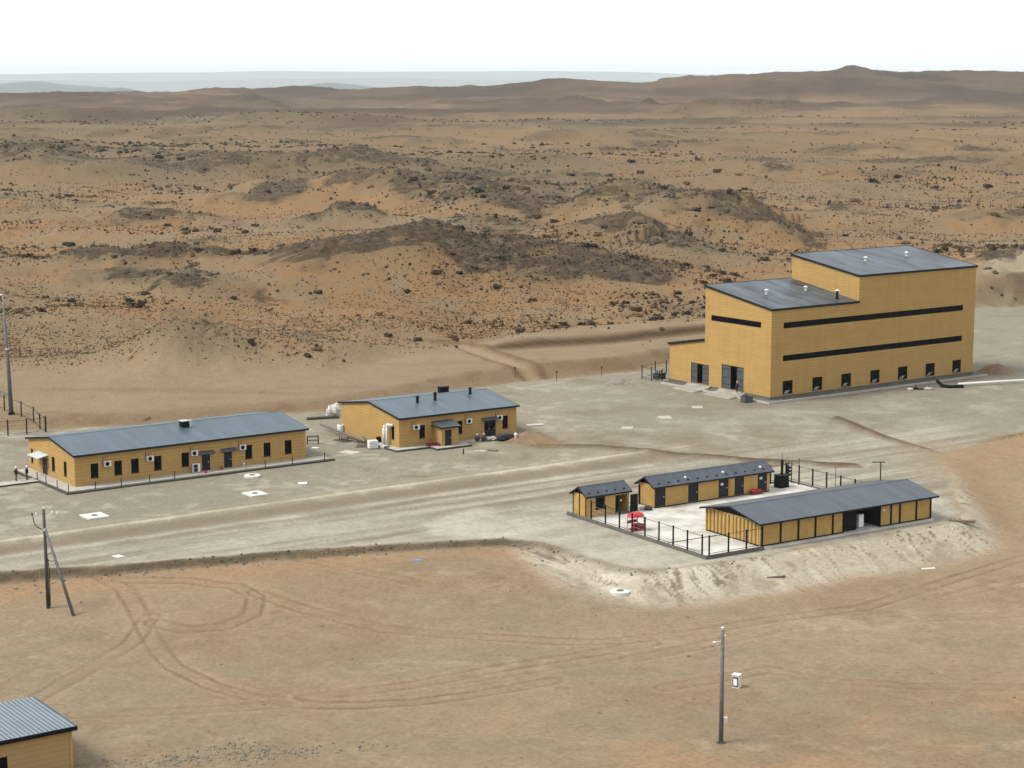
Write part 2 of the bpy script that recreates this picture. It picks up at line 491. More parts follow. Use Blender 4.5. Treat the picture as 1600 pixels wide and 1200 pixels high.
TRACKS = [
     [(-43.0, 199.3), (-39.0, 194.2), (-36.2, 187.1), (-33.5, 179.4), (-30.1, 171.6), (-26.2, 166.5), (-21.8, 162.9), (-17.3, 161.0), (-12.9, 160.7), (-8.6, 161.3), (-3.8, 163.3), (3.4, 167.4)] ,
     [(-34.4, 184.8), (-31.0, 182.8), (-27.5, 183.7), (-25.2, 187.1), (-25.5, 191.8), (-27.8, 195.0), (-32.7, 196.8), (-39.2, 196.8), (-45.0, 199.3), (-53.6, 201.9)] ,
     [(-35.0, 186.4), (-35.6, 179.4), (-37.4, 172.2), (-39.4, 166.0), (-41.0, 161.2)] ,
     [(-25.6, 193.0), (-18.7, 187.1), (-12.2, 182.8), (-4.8, 181.1), (3.0, 179.6), (9.6, 179.8), (17.0, 182.6), (24.9, 187.1), (35.1, 191.8), (45.5, 201.9), (56.1, 211.7)] ,
     [(10.5, 174.2), (17.2, 178.3), (26.4, 184.8), (37.5, 187.8), (50.4, 189.4)] ,
     [(13.3, 165.6), (22.9, 171.2), (27.5, 167.8), (34.5, 166.3), (44.4, 166.0)] ,
     [(-23.1, 205.5), (-15.9, 200.1), (-9.1, 195.5)] ,
     [(-17.4, 162.9), (-10.0, 165.6), (-2.3, 170.3), (5.8, 175.2), (13.1, 179.4)] ,
     [(-36.1, 158.6), (-26.7, 159.5), (-19.4, 161.2)] ,
     [(-5.6, 167.4), (0.0, 169.7), (9.4, 175.2)] ,
     [(44.1, 195.5), (50.6, 200.6), (57.0, 204.6)] ,
]

RIDGES.append((15, 0.35, [(98, 452, 1.5), (112, 448, 5), (126, 450, 8), (150, 455, 9), (200, 470, 8)]))

PLATEAU = [(-220, 150), (-120, 178), (-80, 189), (-51.8, 196.8), (-39.5, 200.2), (-26.9, 204.8), (-13.7, 208.8), (-1, 211.8), (3, 210),
           (6.6, 205.4), (10.3, 200.0), (13.4, 197.8), (17, 199.0), (20.8, 200.8), (26.7, 204.4), (49.5, 219.6), (52.5, 226), (54, 240), (57, 258), (68, 274),
           (90, 290), (130, 305), (240, 330), (240, 450), (140, 440), (100, 430), (66, 400), (44, 365), (21.8, 336), (2, 324.5), (-10, 314),
           (-27, 296), (-57, 282), (-80, 277), (-130, 266), (-220, 250)]
CUT3 = [(-12.5, 362), (-6.5, 348), (-1, 336), (4.5, 325)]
DIVIDE = [(-220, 215), (57, 262), (90, 291), (240, 330)]
BANK2 = [(-3.5, 349), (17.5, 359), (36.5, 374), (58, 400), (75, 425)]
ROAD_N = (-0.575, 0.818)

def above(x, y, P):
    yy = np.interp(x, [p[0] for p in P], [p[1] for p in P])
    return y - yy

def ridge_fields(x, y):
    z = np.zeros_like(x)
    rock = np.zeros_like(x)
    for s, rk, P in RIDGES:
        xs = [p[0] for p in P]; ys = [p[1] for p in P]
        pad = s * 3.2
        m = (x > min(xs) - pad) & (x < max(xs) + pad) & (y > min(ys) - pad) & (y < max(ys) + pad)
        if not m.any():
            continue
        xm, ym = x[m], y[m]
        wx = fbm(xm, ym, s * 1.6, 3, 5) * s * 0.45
        wy = fbm(xm, ym, s * 1.6, 3, 6) * s * 0.45
        d, h = seg_dist(xm + wx, ym + wy, P)
        g = np.exp(-(d / s) ** 2 * (0.8 if s < 100 else 1.25))
        z[m] = np.maximum(z[m], h * g * (0.80 if s < 100 else 1.0))
        rr = rk * np.clip(g * 1.5 - 0.42, 0, 1) * np.clip(h / 3.0, 0.25, 1)
        rock[m] = np.maximum(rock[m], rr)
    r = np.hypot(x, y)
    k = sstep(fbm(x, y, 75, 4, 19, 0.5, r=r) + 0.5 * fbm(x, y, 30, 3, 23, r=r), 0.16, 0.5) * sstep(r, 365, 430) * (1 - sstep(r, 1300, 1900))
    rock = np.maximum(rock, k * 0.8)
    return z, rock

def far_fields(x, y):
    z = np.full(x.shape, -300.0)
    for s, P in FAR_RIDGES:
        d, h = seg_dist(x + fbm(x, y, s * 2.5, 3, 3) * s * 0.5, y, P)
        z = np.maximum(z, -300 + (h + 300) * np.exp(-(d / s) ** 2))
    return z

def height(x, y, full=False):
    x = np.asarray(x, float); y = np.asarray(y, float)
    r = np.hypot(x, y)
    sd = poly_sd(x, y, PLATEAU)
    back = above(x, y, DIVIDE) > 0
    # lower sandy ground in front
    low = -0.68 - 1.6 * sstep(x, 3, 17)
    low = low + (-2.45 - low) * sstep(-y, -203, -176)
    low = low + (-0.55 - low) * sstep(y, 216, 262) * sstep(x, 30, 52)
    near = (y < 214) & (r < 230) & (sd < 0) & (r > 120)
    if near.any():
        xn, yn = x[near], y[near]
        rt = np.zeros_like(xn)
        for P in TRACKS:
            dt, _ = seg_dist(xn + vnoise(xn / 6, yn / 6, 71) * 0.2, yn, P)
            rt = np.minimum(rt, -0.09 * np.exp(-((dt - 0.85) / 0.22) ** 2)) + 0.045 * np.exp(-((dt - 1.35) / 0.2) ** 2)
        low[near] += rt
    low = low + fbm(x, y, 22, 4, 41, r=r) * 0.22 + fbm(x, y, 2.2, 3, 44, r=r) * 0.045
    w = 1.1 + 5.6 * sstep(x, 2, 15)
    edge = fbm(x, y, 5, 3, 31) * (0.42 - 0.24 * sstep(x, 4, 12))
    zf = -0.25 + (low + 0.25) * sstep(-sd + edge, 0, w)
    # natural ground behind: bench, second cut, hills
    hz, rock = ridge_fields(x, y)
    nat = 0.75 + 0.9 * sstep(x, -28, 6) + (1.35 - 0.9 * sstep(x, -28, 6)) * sstep(-sd, 5, 48) + sstep(r, 380, 700) * fbm(x, y, 160, 4, 12, r=r) * 3.0 + sstep(r, 1200, 3000) * fbm(x, y, 700, 5, 13, r=r) * 9.0
    frel = fbm(x, y, 300, 5, 24, 0.55, r=r, ridged=True) * sstep(r, 1300, 2600)
    nat = nat + (frel - 0.42 * sstep(r, 1300, 2600)) * (6.0 + 11.0 * sstep(r, 2100, 3800))
    nat = nat - sstep(r, 5200, 8500) * 62
    rough = fbm(x, y, 26, 5, 14, 0.55, r=r)
    rid = fbm(x, y, 30, 5, 15, 0.6, r=r, ridged=True)
    wild = sstep(above(x, y, [(-250, 308), (-87, 319), (-54, 321), (-31, 327), (-10, 350), (40, 382), (75, 440), (300, 470)]), -3, 12)
    nat = nat + wild * rough * 1.0 + wild * (1 - sstep(r, 1000, 2000)) * fbm(x, y, 48, 5, 27, 0.55, r=r, ridged=True) * 1.5 + wild * (1 - sstep(r, 1300, 2400)) * np.maximum(fbm(x, y, 75, 4, 19, 0.5, r=r), -0.12) * 7.0 + rock * rid * 2.1 + rock * fbm(x, y, 7, 4, 17, 0.6, r=r, ridged=True) * 0.7 + wild * fbm(x, y, 3.2, 2, 18, r=r) * 0.13 + hz
    d2, _ = seg_dist(x, y, BANK2)
    up = above(x, y, BANK2)
    tap = sstep(x, -8, 2)
    nat = nat + tap * 1.2 * sstep(up, -1.6, 3.2) * (1 - sstep(r, 420, 620)) - tap * 0.3 * np.exp(-((up + 1.6) / 2.0) ** 2)
    d3 = seg_dist(x, y, CUT3)[0]
    nat = nat - 0.55 * np.exp(-(d3 / 1.7) ** 2) + 0.3 * np.exp(-((d3 - 2.7) / 0.7) ** 2)
    zb = -0.25 + (nat + 0.25) * sstep(-sd + edge * 0.9, 0, 3.4 + 2.0 * sstep(x, -40, 0))
    z = np.where(back, zb, zf)
    # plateau itself: wheel ruts, the road shoulder and two trenches
    t = x * ROAD_N[0] + y * ROAD_N[1] - 204.4
    ins = sstep(sd, 0.0, 3.0)
    pl = fbm(x, y, 9, 4, 51, r=r) * 0.05 - 0.16 * np.exp(-((t + 3.6) / 2.0) ** 2) * (x < 30) + 0.08 * np.exp(-((t - 0.1) / 0.6) ** 2) * (x < 20)
    for P, dep in ((TRENCH1, 0.35), (TRENCH2, 0.3)):
        dd, _ = seg_dist(x, y, P)
        pl = pl + dep * np.exp(-(dd / 0.7) ** 2) - dep * 1.3 * np.exp(-((dd - 1.1) / 0.45) ** 2) * 0.4
    z = z + ins * pl
    # dark rim of loose spoil along the road edge
    z = z + 0.13 * np.exp(-((sd - 0.3) / 0.6) ** 2) * sstep(-x, -8, -2) * (~back) * (0.5 + fbm(x, y, 1.6, 2, 61))
    ff = sstep(r, 6400, 14000)
    z = z * (1 - ff) + far_fields(x, y) * ff if np.any(ff > 0) else z
    if full:
        return z, sd, back, rock, wild, hz, t, ff
    return z

TRENCH1 = [(3.5, 266.8), (11.4, 266.4), (21.4, 261.6), (32.0, 256.6), (44.5, 253.0)]
TRENCH2 = [(48.1, 289.5), (52.0, 274.0), (56.9, 261.8)]

def mixc(c, m, rgb):
    m = np.clip(m, 0, 1)[:, None]
    return c * (1 - m) + np.asarray(rgb)[None, :] * m

def ground_colour(x, y, z, F):
    _, sd, back, rock, wild, hz, t, ff = F
    r = np.hypot(x, y)
    n1 = fbm(x, y, 40, 5, 70, 0.6, r=r)
    n2 = fbm(x, y, 6, 4, 71, 0.6, r=r)
    n3 = fbm(x, y, 1.4, 3, 72, 0.6, r=r)
    st = fbm(x * 0.12, y * 1.0, 5, 4, 73, 0.6, r=r)               # wind-drawn streaks
    N = len(x)
    # lower foreground sand
    c = np.tile(np.array([[0.378, 0.292, 0.197]]), (N, 1))
    c = mixc(c, sstep(n1 + n2 * 0.4, -0.1, 0.5) * 0.7, (0.402, 0.288, 0.19))
    c = mixc(c, sstep(-n1 + st * 0.5, 0.05, 0.5) * 0.8, (0.33, 0.27, 0.185))
    c = mixc(c, sstep(fbm(x, y, 18, 4, 74, 0.65, r=r), 0.15, 0.5) * 0.5, (0.32, 0.225, 0.14))
    c = mixc(c, sstep(st + n3 * 0.5, 0.35, 0.8) * 0.5, (0.47, 0.375, 0.26))
    clod = sstep(fbm(x, y, 14, 3, 90), 0.12, 0.4) * sstep(n3 + n2 * 0.6, 0.28, 0.6)
    c = mixc(c, clod * 0.55 * (sd < 0), (0.22, 0.14, 0.085))
    # orange sand thrown against the embankment
    c = mixc(c, np.exp(-((sd + 4.0) / 3.2) ** 2) * (0.55 + n2 * 0.4) * (~back), (0.43, 0.27, 0.155))
    c = mixc(c, sstep(x, 44, 56) * sstep(y, 205, 230) * (~back) * (0.45 + n2 * 0.7), (0.40, 0.29, 0.185))
    c = mixc(c, sstep(-y, -172, -158) * sstep(x, -22, 10) * sstep(n1 * 0.6 + n2 * 0.6, -0.35, 0.3) * 0.7, (0.42, 0.275, 0.165))
    pt = np.exp(-((y - (171 + 0.5 * x)) / 5.0) ** 2) * sstep(x, 16, 34)
    c = mixc(c, pt * sstep(st + n3 * 0.4, -0.05, 0.4) * 0.75, (0.50, 0.42, 0.31))
    # wheel tracks
    for k, P in enumerate(TRACKS):
        d, _ = seg_dist(x + n2 * 0.25, y + n2 * 0.25, P)
        wgt = (1.0 if k in (0, 1, 3) else 0.55)
        fade = 0.6 + 0.5 * fbm(x, y, 7, 2, 80 + k)
        wdt = 0.11 + 0.0004 * r
        rut = np.exp(-((d - 0.85) / wdt) ** 2)
        c = mixc(c, rut * wgt * fade * (sd < 0), (0.225, 0.158, 0.105))
        c = mixc(c, np.exp(-((d - 1.5) / 0.3) ** 2) * 0.35 * fade * (sd < 0), (0.47, 0.37, 0.26))
        c = mixc(c, np.exp(-(d / 1.4) ** 2) * 0.16 * fade * (sd < 0), (0.44, 0.30, 0.185))
    # natural ground behind
    nb = np.tile(np.array([[0.335, 0.245, 0.150]]), (N, 1))
    nb = mixc(nb, wild * sstep(n1 * 0.8 + n2 * 0.5, -0.3, 0.25), (0.375, 0.226, 0.113))
    nb = mixc(nb, wild * sstep(-n1 + n2 * 0.5, 0.2, 0.6) * 0.75, (0.27, 0.205, 0.125))
    nb = mixc(nb, wild * sstep(n3 + n2 * 0.7, 0.15, 0.5) * 0.65, (0.19, 0.115, 0.062))
    pl_ = sstep(r, 700, 1100)
    nl = fbm(x * 0.35, y * 0.18, 60, 5, 75, 0.6, r=r)
    nb = mixc(nb, pl_ * 0.75, (0.265, 0.182, 0.102))
    nb = mixc(nb, pl_ * sstep(nl, 0.02, 0.4) * 0.75, (0.215, 0.178, 0.112))
    nb = mixc(nb, pl_ * sstep(-nl, 0.15, 0.5) * 0.7, (0.36, 0.235, 0.125))
    nb = mixc(nb, pl_ * sstep(fbm(x * 0.5, y * 0.25, 26, 4, 77, 0.65, r=r), 0.22, 0.5) * 0.6, (0.125, 0.098, 0.06))
    frel = fbm(x, y, 300, 5, 24, 0.55, r=r, ridged=True) * sstep(r, 1300, 2600)
    nb = mixc(nb, sstep(frel + nl * 0.5, 0.05, 0.5) * 0.8, (0.115, 0.075, 0.05))
    fr = sstep(r, 2000, 2900)
    nb = mixc(nb, fr * 0.55 * sstep(nl + hz * 0.04, -0.2, 0.5), (0.19, 0.125, 0.085))
    nb = mixc(nb, fr * sstep(hz, 7, 20) * (r < 4000) * (0.95 + nl), (0.085, 0.05, 0.037))
    nb = mixc(nb, fr * (r > 3900) * 0.5, (0.15, 0.095, 0.062))
    nb = mixc(nb, fr * sstep(fbm(x * 0.6, y * 0.3, 160, 5, 78, 0.65, r=r), 0.05, 0.35) * 0.7, (0.075, 0.048, 0.036))
    nb = mixc(nb, sstep(x, 640, 800) * sstep(r, 3900, 4300) * sstep(hz, 40, 60) * 0.7, (0.10, 0.08, 0.065))
    soft = sstep(rock + n1 * 0.3 + n2 * 0.25, 0.22, 0.75) * (1 - fr)
    nb = mixc(nb, soft * 0.75, (0.215, 0.165, 0.105))
    nb = mixc(nb, soft * sstep(n2 + n3 * 0.6, 0.05, 0.45) * 0.55, (0.135, 0.10, 0.064))
    nb = nb * (1 - 0.12 * wild)[:, None]
    rkm = np.clip(rock * 0.95 + n1 * 0.45 * sstep(rock, 0.05, 0.3), 0, 1)
    rkm = np.maximum(rkm, pl_ * (1 - fr) * np.clip(0.30 + nl * 0.45, 0, 0.6))
    rkm = np.maximum(rkm, fr * np.clip(0.22 + 0.4 * frel + hz * 0.004 * (r < 4200) + nl * 0.3, 0, 0.7))
    rkm = np.maximum(rkm, wild * np.clip(0.16 + n1 * 0.25, 0, 0.4))
    rkm = rkm * wild * back * (1 - ff)
    # bench tracks and cut banks
    bench = (1 - wild) * sstep(-sd, 3, 9)
    nb = mixc(nb, bench * 0.8 * (0.75 + 0.4 * n2), (0.355, 0.275, 0.185))
    nb = mixc(nb, bench * sstep(st, 0.1, 0.5) * 0.5, (0.27, 0.195, 0.12))
    face = sstep(-sd, 0.2, 1.4) * (1 - sstep(-sd, 4.4 + n2 * 1.5, 6.8 + n2 * 1.5))
    nb = mixc(nb, face * 0.6, (0.275, 0.20, 0.13))
    nb = mixc(nb, face * sstep(n2 + n3 * 0.6, 0.1, 0.5) * 0.6, (0.20, 0.125, 0.075))
    up = above(x, y, BANK2)
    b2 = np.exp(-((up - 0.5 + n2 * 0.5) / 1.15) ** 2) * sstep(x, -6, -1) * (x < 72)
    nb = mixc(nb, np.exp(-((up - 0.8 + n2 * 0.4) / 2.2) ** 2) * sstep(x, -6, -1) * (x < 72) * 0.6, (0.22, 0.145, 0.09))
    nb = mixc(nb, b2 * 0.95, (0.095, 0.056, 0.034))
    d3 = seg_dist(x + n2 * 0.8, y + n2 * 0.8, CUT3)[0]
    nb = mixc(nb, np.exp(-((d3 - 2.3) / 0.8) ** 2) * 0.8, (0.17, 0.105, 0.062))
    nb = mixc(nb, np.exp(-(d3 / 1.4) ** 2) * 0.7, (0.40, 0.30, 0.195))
    nb = mixc(nb, sstep(x, 96, 110) * sstep(y, 425, 440) * (y < 485) * sstep(n2 + n3, -0.1, 0.3) * 0.65, (0.45, 0.39, 0.29))
    nb = mixc(nb, sstep(x, 96, 110) * sstep(y, 425, 440) * (y < 485) * sstep(-n2 + n3 * 0.7, 0.15, 0.4) * 0.65, (0.16, 0.115, 0.075))
    c = np.where(back[:, None], nb, c)
    # gravel plateau
    s_ = x * 0.818 + y * 0.575
    rs = fbm(s_ * 0.05, t * 1.0, 1.7, 4, 81, 0.6)
    g = np.tile(np.array([[0.368, 0.332, 0.258]]), (N, 1))
    g = mixc(g, sstep(n1 + n2 * 0.6, 0.0, 0.5) * 0.6, (0.325, 0.298, 0.235))
    g = mixc(g, sstep(n2 + n3 * 0.7, 0.18, 0.55) * 0.7, (0.48, 0.445, 0.36))
    g = mixc(g, sstep(-n2 - n1 * 0.5, 0.2, 0.6) * 0.7, (0.29, 0.235, 0.165))
    grey = sstep(x, 2, 22) * sstep(y, 268, 290)
    g = mixc(g, grey * 0.5, (0.325, 0.303, 0.242))
    g = mixc(g, grey * sstep(n2 + st * 0.7, 0.2, 0.6) * 0.6, (0.43, 0.405, 0.335))
    road = sstep(-t, 5.5, 7.0) * (1 - sstep(x, 60, 70))
    g = mixc(g, road * 0.7, (0.40, 0.365, 0.295))
    g = mixc(g, road * sstep(rs, 0.0, 0.4) * 0.8, (0.52, 0.48, 0.40))
    g = mixc(g, road * sstep(-rs, 0.05, 0.4) * 0.8, (0.29, 0.245, 0.18))
    along = (1 - sstep(x, 12, 34))
    dark = np.exp(-((t + 3.6 + n2 * 0.4) / 2.1) ** 4) * along
    g = mixc(g, dark * (0.75 + 0.4 * n3), (0.275, 0.215, 0.155))
    g = mixc(g, np.exp(-((t - 0.1 + n2 * 0.35) / 0.55) ** 2) * along * (0.8 + n2 * 0.6), (0.68, 0.61, 0.47))
    g = mixc(g, np.exp(-((t - 2.0 + n2 * 0.3) / 0.45) ** 2) * along * 0.4, (0.50, 0.44, 0.33))
    g = mixc(g, np.exp(-((t + 7.2 + n2 * 0.6) / 0.8) ** 2) * along * (0.5 + n2), (0.56, 0.52, 0.43))
    for P in (TRENCH1, TRENCH2):
        dd, _ = seg_dist(x + n2 * 0.5, y + n2 * 0.5, P)
        g = mixc(g, np.exp(-(dd / 0.85) ** 2), (0.15, 0.092, 0.055))
    g = mixc(g, np.exp(-(((x - 4.2) / 4.5) ** 2 + ((y - 269.5) / 5) ** 2)) * (0.8 + n2 * 0.6), (0.29, 0.20, 0.12))
    dl = seg_dist(x, y, [(37, 301.6), (79, 332)])[0]
    g = mixc(g, np.exp(-(dl / 3.2) ** 2) * (0.75 + n2 * 0.6), (0.235, 0.20, 0.15))
    # pale washed gravel round the container compound
    pc = poly_sd(x, y, [(4, 206), (10.5, 197.5), (20.6, 199.8), (52, 221), (53, 232), (36, 243), (14, 234), (-6, 226), (-12, 216)])
    pale = sstep(pc + n2 * 1.5, -1.5, 2.5)
    g = mixc(g, pale * 0.85 * (0.8 + n2 * 0.5), (0.60, 0.56, 0.475))
    g = mixc(g, sstep(x, 48, 58) * sstep(y, 222, 236) * (1 - sstep(y, 262, 276)) * (0.6 + n2 * 0.8), (0.39, 0.295, 0.195))
    g = g * np.array([[0.99, 1.0, 1.035]])
    c = np.where(back[:, None], c, c * np.array([[1.01, 0.993, 0.995]]))
    k = sstep(sd + fbm(x, y, 4, 3, 92) * 0.8, -0.3, 0.7)[:, None]
    c = c * (1 - k) + g * k
    # embankment slope below the compound: pale, rilled by run-off
    slope = sstep(-sd, -0.6, 0.8) * (1 - sstep(-sd + n2 * 2.4 + n1 * 1.5, 4.6, 9.5)) * sstep(x, -2, 5) * (1 - sstep(x, 52, 58)) * (~back)
    ca, sa = math.cos(R(33.2)), math.sin(R(33.2))
    rl = fbm((x * ca + y * sa) + n2 * 0.7, (-x * sa + y * ca) * 0.16 + n1, 1.35, 3, 93, 0.6)
    sl = np.tile(np.array([[0.60, 0.545, 0.45]]), (N, 1))
    sl = mixc(sl, sstep(n2 + rl * 0.5, 0.0, 0.4) * 0.8, (0.72, 0.68, 0.59))
    sl = mixc(sl, (1 - sstep(np.abs(rl + 0.05), 0.02, 0.11)) * sstep(n2 + n1, -0.4, 0.1) * 0.9, (0.235, 0.195, 0.145))
    sl = mixc(sl, sstep(-n2 + n3 * 0.5, 0.15, 0.5) * 0.5, (0.30, 0.255, 0.195))
    sl = mixc(sl, sstep(n3, 0.3, 0.6) * 0.4, (0.27, 0.23, 0.175))
    k = (slope * (0.92 - 0.4 * sstep(-sd, 4.0, 8.0)))[:, None]
    c = c * (1 - k) + sl * k
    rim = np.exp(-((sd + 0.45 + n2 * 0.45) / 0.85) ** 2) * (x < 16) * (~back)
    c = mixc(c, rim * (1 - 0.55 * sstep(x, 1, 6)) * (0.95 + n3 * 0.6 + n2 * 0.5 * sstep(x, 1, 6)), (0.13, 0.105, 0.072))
    c = mixc(c, np.exp(-((sd - 1.3 + n2 * 0.4) / 0.5) ** 2) * (x < 2) * (~back) * 0.55, (0.56, 0.51, 0.41))
    # far basin
    c = mixc(c, ff, (0.05, 0.05, 0.055))
    c = mixc(c, sstep(y, 27500, 29500), (0.26, 0.25, 0.24))
    c *= (0.57 * (1 + 0.12 * n3 + 0.07 * n2))[:, None]
    c = c * np.array([[1.0, 1.0, 0.94]])
    return np.clip(c, 0.02, 0.8), rkm

def build_ground():
    th_in = np.linspace(-0.275, 0.275, 720)
    th_out = 0.275 + (np.linspace(0, 1, 46)[1:] ** 1.6) * 0.75
    th = np.concatenate([-th_out[::-1], th_in, th_out])
    v = np.linspace(1250, 258, 700)
    r1 = 50 * F_PX / v
    rn = np.linspace(30, r1[0], 22)[:-1]
    rf = r1[-1] * np.exp(np.linspace(0, math.log(46000 / r1[-1]), 500))[1:]
    rr = np.concatenate([rn, r1, rf])
    T, RR = np.meshgrid(th, rr)
    X = (RR * np.sin(T)).ravel(); Y = (RR * np.cos(T)).ravel()
    F = height(X, Y, True)
    Z = F[0]
    C, RK = ground_colour(X, Y, Z, F)
    nr, nc = RR.shape
    i = np.arange((nr - 1) * nc).reshape(nr - 1, nc)[:, :-1].ravel()
    quads = np.stack([i, i + 1, i + nc + 1, i + nc], 1).astype(np.int32)
    me = bpy.data.meshes.new('ground')
    me.vertices.add(len(X)); me.loops.add(quads.size); me.polygons.add(len(quads))
    me.vertices.foreach_set('co', np.stack([X, Y, Z], 1).astype(np.float32).ravel())
    me.loops.foreach_set('vertex_index', quads.ravel())
    me.polygons.foreach_set('loop_start', np.arange(0, quads.size, 4, dtype=np.int32))
    me.polygons.foreach_set('use_smooth', np.ones(len(quads), bool))
    at = me.attributes.new('soil', 'FLOAT_COLOR', 'POINT')
    at.data.foreach_set('color', np.concatenate([C, RK[:, None]], 1).astype(np.float32).ravel())
    me.update(calc_edges=True)
    m = bpy.data.materials.new('desert_ground')
    m.use_nodes = True
    n = m.node_tree.nodes; l = m.node_tree.links.new
    p = n['Principled BSDF']
    p.inputs['Roughness'].default_value = 0.95
    p.inputs['Specular IOR Level'].default_value = 0.12
    a = n.new('ShaderNodeAttribute'); a.attribute_name = 'soil'
    t = n.new('ShaderNodeTexCoord')
    z1 = n.new('ShaderNodeTexNoise'); z1.inputs['Scale'].default_value = 2.2; z1.inputs['Detail'].default_value = 8; z1.inputs['Roughness'].default_value = 0.65
    l(t.outputs['Object'], z1.inputs['Vector'])
    mr = n.new('ShaderNodeMapRange')
    mr.inputs['From Min'].default_value = 0.28; mr.inputs['From Max'].default_value = 0.72
    mr.inputs['To Min'].default_value = 0.78; mr.inputs['To Max'].default_value = 1.2
    l(z1.outputs['Fac'], mr.inputs['Value'])
    mx = n.new('ShaderNodeMix'); mx.data_type = 'RGBA'; mx.blend_type = 'MULTIPLY'; mx.inputs['Factor'].default_value = 1
    l(a.outputs['Color'], mx.inputs['A']); l(mr.outputs['Result'], mx.inputs['B'])
    def math_(op, a_, b_=None, c_=None):
        q = n.new('ShaderNodeMath'); q.operation = op
        for i_, s_ in enumerate((a_, b_, c_)):
            if s_ is None: continue
            if isinstance(s_, (int, float)): q.inputs[i_].default_value = s_
            else: l(s_, q.inputs[i_])
        return q.outputs[0]
    # bare rock breaks through where the mask and a many-scaled noise agree
    z2 = n.new('ShaderNodeTexNoise'); z2.inputs['Scale'].default_value = 0.045; z2.inputs['Detail'].default_value = 12; z2.inputs['Roughness'].default_value = 0.7; z2.inputs['Distortion'].default_value = 0.6
    mp2 = n.new('ShaderNodeMapping'); mp2.inputs['Scale'].default_value = (1.0, 0.7, 2.5); mp2.inputs['Rotation'].default_value = (0, 0, 0.5)
    l(t.outputs['Object'], mp2.inputs['Vector']); l(mp2.outputs['Vector'], z2.inputs['Vector'])
    f_ = math_('MULTIPLY_ADD', z2.outputs['Fac'], 2.6, math_('MULTIPLY', a.outputs['Alpha'], 0.72))
    mr2 = n.new('ShaderNodeMapRange'); mr2.interpolation_type = 'SMOOTHSTEP'
    mr2.inputs['From Min'].default_value = 1.76; mr2.inputs['From Max'].default_value = 2.06
    l(f_, mr2.inputs['Value'])
    z3 = n.new('ShaderNodeTexNoise'); z3.inputs['Scale'].default_value = 0.35; z3.inputs['Detail'].default_value = 9; z3.inputs['Roughness'].default_value = 0.7
    l(mp2.outputs['Vector'], z3.inputs['Vector'])
    rr = n.new('ShaderNodeValToRGB')
    e_ = rr.color_ramp.elements
    e_[0].position = 0.36; e_[0].color = (0.026, 0.022, 0.016, 1)
    e_[1].position = 0.62; e_[1].color = (0.150, 0.112, 0.070, 1)
    k_ = rr.color_ramp.elements.new(0.48); k_.color = (0.074, 0.057, 0.037, 1)
    l(z3.outputs['Fac'], rr.inputs['Fac'])
    mx2 = n.new('ShaderNodeMix'); mx2.data_type = 'RGBA'
    l(math_('MULTIPLY', mr2.outputs['Result'], 0.9), mx2.inputs['Factor'])
    l(mx.outputs['Result'], mx2.inputs['A']); l(rr.outputs['Color'], mx2.inputs['B'])
    l(mx2.outputs['Result'], p.inputs['Base Color'])
    b = n.new('ShaderNodeBump'); b.inputs['Strength'].default_value = 0.75; b.inputs['Distance'].default_value = 0.16
    l(z1.outputs['Fac'], b.inputs['Height'])
    b2 = n.new('ShaderNodeBump'); b2.inputs['Strength'].default_value = 1.0; b2.inputs['Distance'].default_value = 1.6
    l(math_('MULTIPLY', mr2.outputs['Result'], z3.outputs['Fac']), b2.inputs['Height'])
    l(b.outputs['Normal'], b2.inputs['Normal']); l(b2.outputs['Normal'], p.inputs['Normal'])
    me.materials.append(m)
    o = bpy.data.objects.new('ground', me)
    col.objects.link(o)
    return tag(o, 'desert ground with gravel yard, sandy flats and rocky hills', None, None, 'structure')

ground = build_ground()

# air: one closed box of even haze round the camera and all the land
hb = MB().box(-42000, 42000, -120, 47000, -330, 150)
haze = hb.build('haze', None)
hm = bpy.data.materials.new('dusty_air')
hm.use_nodes = True
hm.node_tree.nodes.remove(hm.node_tree.nodes['Principled BSDF'])
pv = hm.node_tree.nodes.new('ShaderNodeVolumePrincipled')
pv.inputs['Color'].default_value = (0.84, 0.955, 1.0, 1)
pv.inputs['Density'].default_value = 0.000027
pv.inputs['Anisotropy'].default_value = 0.0
hm.node_tree.links.new(pv.outputs['Volume'], hm.node_tree.nodes['Material Output'].inputs['Volume'])
haze.data.materials.append(hm)
tag(haze, 'pale dusty air over the desert', None, None, 'stuff')

# ------------------------------------------------------------------ building helpers
def wall_mesh(mb, O, U, N, length, z0, z1, holes, depth=0.22, top=None):
    """One wall face with real openings. O origin, U along, N outward normal (2-D tuples). holes: (s0, s1, z0, z1).
    top: list of (s, z) above z1 to close a gable."""
    def P(s, z, d=0.0):
        return (O[0] + U[0] * s - N[0] * d, O[1] + U[1] * s - N[1] * d, z)
    ss = sorted({0.0, length, *[h[0] for h in holes], *[h[1] for h in holes]})
    zs = sorted({z0, z1, *[h[2] for h in holes], *[h[3] for h in holes]})
    for a, b in zip(ss[:-1], ss[1:]):
        for c, d in zip(zs[:-1], zs[1:]):
            ms, mz = (a + b) / 2, (c + d) / 2
            if any(h[0] < ms < h[1] and h[2] < mz < h[3] for h in holes):
                continue
            mb.face(P(a, c), P(b, c), P(b, d), P(a, d))
    for h in holes:
        a, b, c, d = h
        mb.face(P(a, c), P(b, c), P(b, c, depth), P(a, c, depth))
        mb.face(P(a, d), P(b, d), P(b, d, depth), P(a, d, depth))
        mb.face(P(a, c), P(a, d), P(a, d, depth), P(a, c, depth))
        mb.face(P(b, c), P(b, d), P(b, d, depth), P(b, c, depth))
    if top:
        mb.face(*[P(s, z) for s, z in top])

